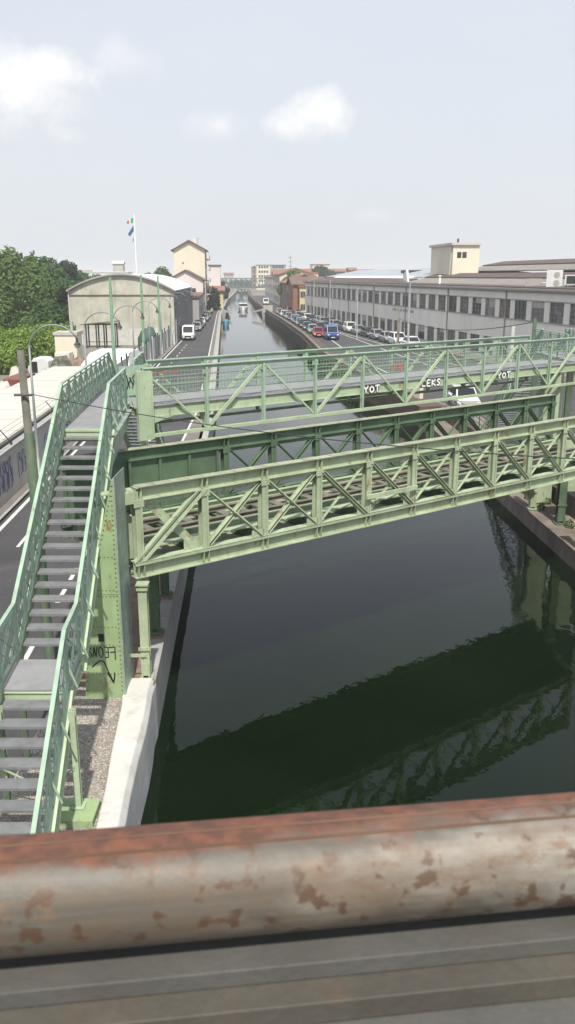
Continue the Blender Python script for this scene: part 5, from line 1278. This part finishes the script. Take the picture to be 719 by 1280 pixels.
for i, c_ in enumerate(cl):
    y = 112 + 5.4*i; kd = 'suv' if i in (1,6,9) else 'hatch'; 
    car(kd, c_, facx(y)-4.0+rnd.uniform(-.2,.2), y, R(9.5)+rnd.uniform(-.04,.04), f"{c_} {'tall car' if kd=='suv' else 'hatchback'} by the factory wall, {ORD[i]} in the row counted from the near end", G1)
cl = ['red','silver','teal','dark grey','silver','teal','silver','dark grey','silver','teal','white','dark grey','silver']
for i, c_ in enumerate(cl):
    y = 133 + 8.2*i if i < 3 else 151 + 6.2*(i-2)
    car('hatch', c_, rbx(y)+2.75, y, R(4)+rnd.uniform(-.04,.04), f"{c_} hatchback beside the canal parapet, {ORD[i]} in the row counted from the near end", G2)
car('van', 'blue', 6.4, 128, R(5), 'blue van driving towards the camera in the middle of the right street', G4)
car('suv', 'black', 5.6, 143, R(6), 'black tall car driving behind the blue van', G4)
car('hatch', 'red', .6, 222, R(4), 'red car far up the right street, well beyond the blue van', G4)
car('hatch', 'black', 2.4, 205, R(184), 'black car driving away near the far end of the factory', G4)
car('van', 'white', -7.0, 283, R(4), 'distant white van where the right street curves', G4)
car('hatch', 'white', 12.5, 60.5, R(1), 'white hatchback seen through the gap between the two green bridges', 'x')['group'] = G4
for i, (k_, c_, y, dx, l) in enumerate((('van','white',127.5,.55,'white van parked by the blue hoarding, nearest vehicle on the left road'),('hatch','silver',148,.6,'silver car directly behind the white van on the left road'),('hatch','dark grey',156,.6,'dark grey car behind the silver one on the left road'),
       ('hatch','white',165,.5,'white car, fourth vehicle up the left road'),('hatch','silver',180,.5,'silver car level with the white gabled house'),('hatch','teal',190,.5,'teal car beside the white gabled house'),('hatch','white',240,-1.0,'white car in front of the yellow house'),('van','white',262,-1.0,'white van beyond the yellow house'),('hatch','dark grey',275,.2,'dark car, farthest on the left road'))):
    car(k_, c_, lineL(y)+.35+dx if y < 230 else roadR(y)-2.5+dx, y, R(3), l, G3)

# ------------------------------------------------------------------ boats
def boat(x, y, L_, w, label, hull, canopy=True, yaw=R(4)):
    b_ = thing('canal_boat', label, 'boat', (x, y, WZ), None, yaw); inv = parent_inv(b_)
    rings = []
    for u, f, lift in ((0,.25,.35),(.12,.7,.2),(.35,1,.05),(.8,1,0),(1,.85,.05)):
        yy_ = -L_/2+L_*u; hw = w/2*f; rings.append([(-hw,yy_,.85+lift),(-hw*.75,yy_,-.2),(hw*.75,yy_,-.2),(hw,yy_,.85+lift),(hw*.9,yy_,.8+lift),(-hw*.9,yy_,.8+lift)])
    o = loft(rings).build('hull', hull, None); o.parent = b_
    if canopy:
        m_ = MB(); m_.box(W, -w*.40, w*.40, -L_*.28, L_*.42, .86, 1.25); o = m_.build('cabin','metal_white',None); o.parent = b_
        m_ = MB(); m_.box(W, -w*.39, w*.39, -L_*.275, L_*.41, 1.252, 2.0); o = m_.build('cabin_glass','glass',None); o.parent = b_
        m_ = MB(); m_.box(W, -w*.44, w*.44, -L_*.30, L_*.45, 2.002, 2.12); o = m_.build('cabin_roof','metal_white',None); o.parent = b_
    else:
        m_ = MB(); m_.prism(Fr(0,0,1,0), [(-w*.45,.9),(0,1.15),(w*.45,.9)], -L_*.35, L_*.45); o = m_.build('tarpaulin','hoarding_blue',None); o.parent = b_
    return b_
boat(-13.9, 274, 9, 3.1, 'white canal tour boat with a glazed cabin coming down the middle of the canal', 'paint_white')
boat(lbx(190)+1.0, 190, 4.6, 1.5, 'small boat under a blue cover moored at the left bank', 'hoarding_blue', False)

# ------------------------------------------------------------------ people on the left road
def person(x, y, yaw, top, label):
    P = thing('person', label, 'person', (x,y,.02), 'people on the left road', yaw)
    vs = [(0,0,.95),(0,0,1.2),(0,.01,1.42),(0,0,1.52),(0,-.01,1.64),(0,-.01,1.75),(.10,0,.88),(.11,-.09,.50),(.11,.02,.09),(.11,-.13,.05),(-.10,0,.88),(-.11,.03,.50),(-.11,.16,.10),(-.11,.03,.05),
          (.20,0,1.40),(.25,.04,1.13),(.25,-.06,.90),(-.20,0,1.40),(-.25,-.02,1.13),(-.24,-.12,.92)]
    es = [(0,1),(1,2),(2,3),(3,4),(4,5),(0,6),(6,7),(7,8),(8,9),(0,10),(10,11),(11,12),(12,13),(2,14),(14,15),(15,16),(2,17),(17,18),(18,19)]
    rs = [.15,.14,.15,.06,.095,.08,.09,.065,.045,.04,.09,.065,.045,.04,.06,.045,.03,.06,.045,.03]
    me = bpy.data.meshes.new('person_body'); me.from_pydata(vs, es, [])
    o = bpy.data.objects.new('person_body', me); COL.objects.link(o); o.parent = P; o.modifiers.new('skin','SKIN')
    for i, r_ in enumerate(rs): me.skin_vertices[0].data[i].radius = (r_, r_*.85)
    me.skin_vertices[0].data[0].use_root = True; me.materials.append(M['skin'])
    s_ = o.modifiers.new('sub','SUBSURF'); s_.levels = s_.render_levels = 1
    m_ = MB(); m_.tube([(0,0,.88),(0,0,1.1),(0,.01,1.36),(0,.01,1.46)], .22, 12, r2=.13); c_ = m_.build('jacket', top, None); c_.parent = P; c_.scale = (1.1,.8,1)
    for sx_ in (-1,1):
        m_ = MB(); m_.tube([(sx_*.10,0,.95),(sx_*.11,-.09 if sx_ > 0 else .03,.50),(sx_*.11,.02 if sx_ > 0 else .16,.12)], .12, 8, r2=.075); c_ = m_.build('trousers','cloth_dark',None); c_.parent = P
    m_ = MB(); m_.tube([(0,.01,1.66),(0,.01,1.74),(0,.01,1.79)], .108, 10, r2=.05); c_ = m_.build('hair','hair',None); c_.parent = P
for px, py, top, l in ((253.5,396.5,'cloth_dark','person in dark clothes walking at the left kerb, left of a pair'),(257.5,396,'cloth_dark','person in dark clothes, right of the pair by the left kerb'),(265,394,'cloth_light','person in a light top standing by the quay edge on the left')):
    a = PITCH + math.atan((py-640)/FPX); Y = 9/math.tan(a); x, _ = atY(px, py, Y); person(x, Y, rnd.random()*3, top, l)

# ------------------------------------------------------------------ haze
hz = MB(); hz.box(W, -4100, 4100, -70, 5100, -3.6, 34.0)
hm = bpy.data.materials.new('haze'); hm.use_nodes = True; hn = hm.node_tree; hn.nodes.clear()
ho = hn.nodes.new('ShaderNodeOutputMaterial'); pv = hn.nodes.new('ShaderNodeVolumePrincipled')
pv.inputs['Color'].default_value = (.97,.985,1,1); pv.inputs['Density'].default_value = .0005; pv.inputs['Anisotropy'].default_value = .2
hn.links.new(pv.outputs[0], ho.inputs['Volume'])
USE_HAZE = True
if USE_HAZE: tag(hz.build('haze', hm), kind='stuff')

# ------------------------------------------------------------------ sky, sun, camera
SUN_EL, SUN_AZ = R(57), R(176)        # azimuth measured clockwise from +Y: behind the camera, a little to its right
sd = Vector((math.sin(SUN_AZ)*math.cos(SUN_EL), math.cos(SUN_AZ)*math.cos(SUN_EL), math.sin(SUN_EL)))
w = bpy.data.worlds.new("World"); scene.world = w; w.use_nodes = True; nt = w.node_tree; nt.nodes.clear()
out = nd(nt, 'ShaderNodeOutputWorld'); bg = nd(nt, 'ShaderNodeBackground'); nt.links.new(bg.outputs[0], out.inputs[0]); bg.inputs[1].default_value = .0865
sky = nd(nt, 'ShaderNodeTexSky', sky_type='NISHITA'); sky.sun_disc = False; sky.sun_elevation = SUN_EL; sky.sun_rotation = SUN_AZ; sky.air_density = 1.0; sky.dust_density = 4.0; sky.ozone_density = 1.0
dirn = nd(nt, 'ShaderNodeTexCoord').outputs['Generated']
sz = nd(nt, 'ShaderNodeSeparateXYZ'); nt.links.new(dirn, sz.inputs[0])
veil = mix(nt, rng(nt, sz.outputs[2], -.02, .42), (9.0, 9.35, 9.65, 1), (8.0, 8.8, 10.4, 1))
vn = noise(nt, dirn, 2.2, 5, .6, (1,1,3)); veil = mix(nt, rng(nt, vn, .35, .72, 0, .45), veil, (9.6, 9.8, 10.1, 1))
colr = mix(nt, .86, sky.outputs[0], veil)
def pdir(px, py):
    v = Vector(((px-359.5)/FPX, cp + (640-py)/FPX*sp*1.0, -sp + (640-py)/FPX*cp)); return v.normalized()
cn = noise(nt, dirn, 13, 6, .6); cn2 = noise(nt, dirn, 34, 4, .6)
for px, py, rx, ry, amt in ((30,118,.080,.050,1.0),(75,88,.045,.026,.8),(352,158,.034,.020,.75),(402,150,.042,.030,.95),(275,158,.042,.022,.45),(150,72,.060,.030,.38),(85,172,.030,.014,.35),(470,272,.034,.012,.3)):
    d0 = pdir(px, py); sb = nd(nt, 'ShaderNodeVectorMath', operation='SUBTRACT'); nt.links.new(dirn, sb.inputs[0]); sb.inputs[1].default_value = d0
    sc2 = nd(nt, 'ShaderNodeVectorMath', operation='MULTIPLY'); nt.links.new(sb.outputs[0], sc2.inputs[0]); sc2.inputs[1].default_value = (1/rx, 1/rx, 1/ry)
    ln = nd(nt, 'ShaderNodeVectorMath', operation='LENGTH'); nt.links.new(sc2.outputs[0], ln.inputs[0])
    def M2(op, a, b2):
        n = nd(nt, 'ShaderNodeMath', operation=op)
        for i, v in enumerate((a, b2)):
            if isinstance(v, (int, float)): n.inputs[i].default_value = v
            else: nt.links.new(v, n.inputs[i])
        return n.outputs[0]
    e = M2('SUBTRACT', M2('SUBTRACT', 1.0, ln.outputs['Value']), M2('MULTIPLY', M2('SUBTRACT', .56, cn), 2.4)); e = M2('ADD', e, M2('MULTIPLY', M2('SUBTRACT', cn2, .5), .5))
    # brighter head, greyer base
    sepz = nd(nt, 'ShaderNodeSeparateXYZ'); nt.links.new(sc2.outputs[0], sepz.inputs[0])
    ccol = mix(nt, rng(nt, M2('ADD', sepz.outputs[2], M2('MULTIPLY', M2('SUBTRACT', cn2, .5), 1.8)), -.9, .3), (8.5, 8.8, 9.3, 1), (11.9, 11.8, 11.5, 1))
    colr = mix(nt, rng(nt, e, -.05, 1.0, 0, amt), colr, ccol)
nt.links.new(colr, bg.inputs[0])
sl = bpy.data.lights.new('sun', 'SUN'); sl.energy = 4.8; sl.angle = R(1.2); sl.color = (1.0, .95, .86)
so = bpy.data.objects.new('sun', sl); COL.objects.link(so); so.rotation_euler = (-sd).to_track_quat('-Z', 'Y').to_euler()
cam = bpy.data.cameras.new('camera'); co = bpy.data.objects.new('camera', cam); COL.objects.link(co); scene.camera = co
co.location = (0, 0, CAMZ); co.rotation_euler = (R(90) - PITCH, 0, 0)
cam.sensor_fit = 'VERTICAL'; cam.sensor_height = 36; cam.lens = 36*FPX/1280; cam.clip_start = .05; cam.clip_end = 9000
cam.dof.use_dof = True; cam.dof.focus_distance = 22; cam.dof.aperture_fstop = 16
vs_ = scene.view_settings; vs_.view_transform = 'Standard'; vs_.look = 'None'; vs_.exposure = 0.15; vs_.gamma = 1; vs_.use_curve_mapping = False
cy = scene.cycles; cy.max_bounces = 6; cy.diffuse_bounces = 2; cy.glossy_bounces = 3; cy.transmission_bounces = 2; cy.volume_bounces = 1; cy.transparent_max_bounces = 4
cy.use_denoising = True
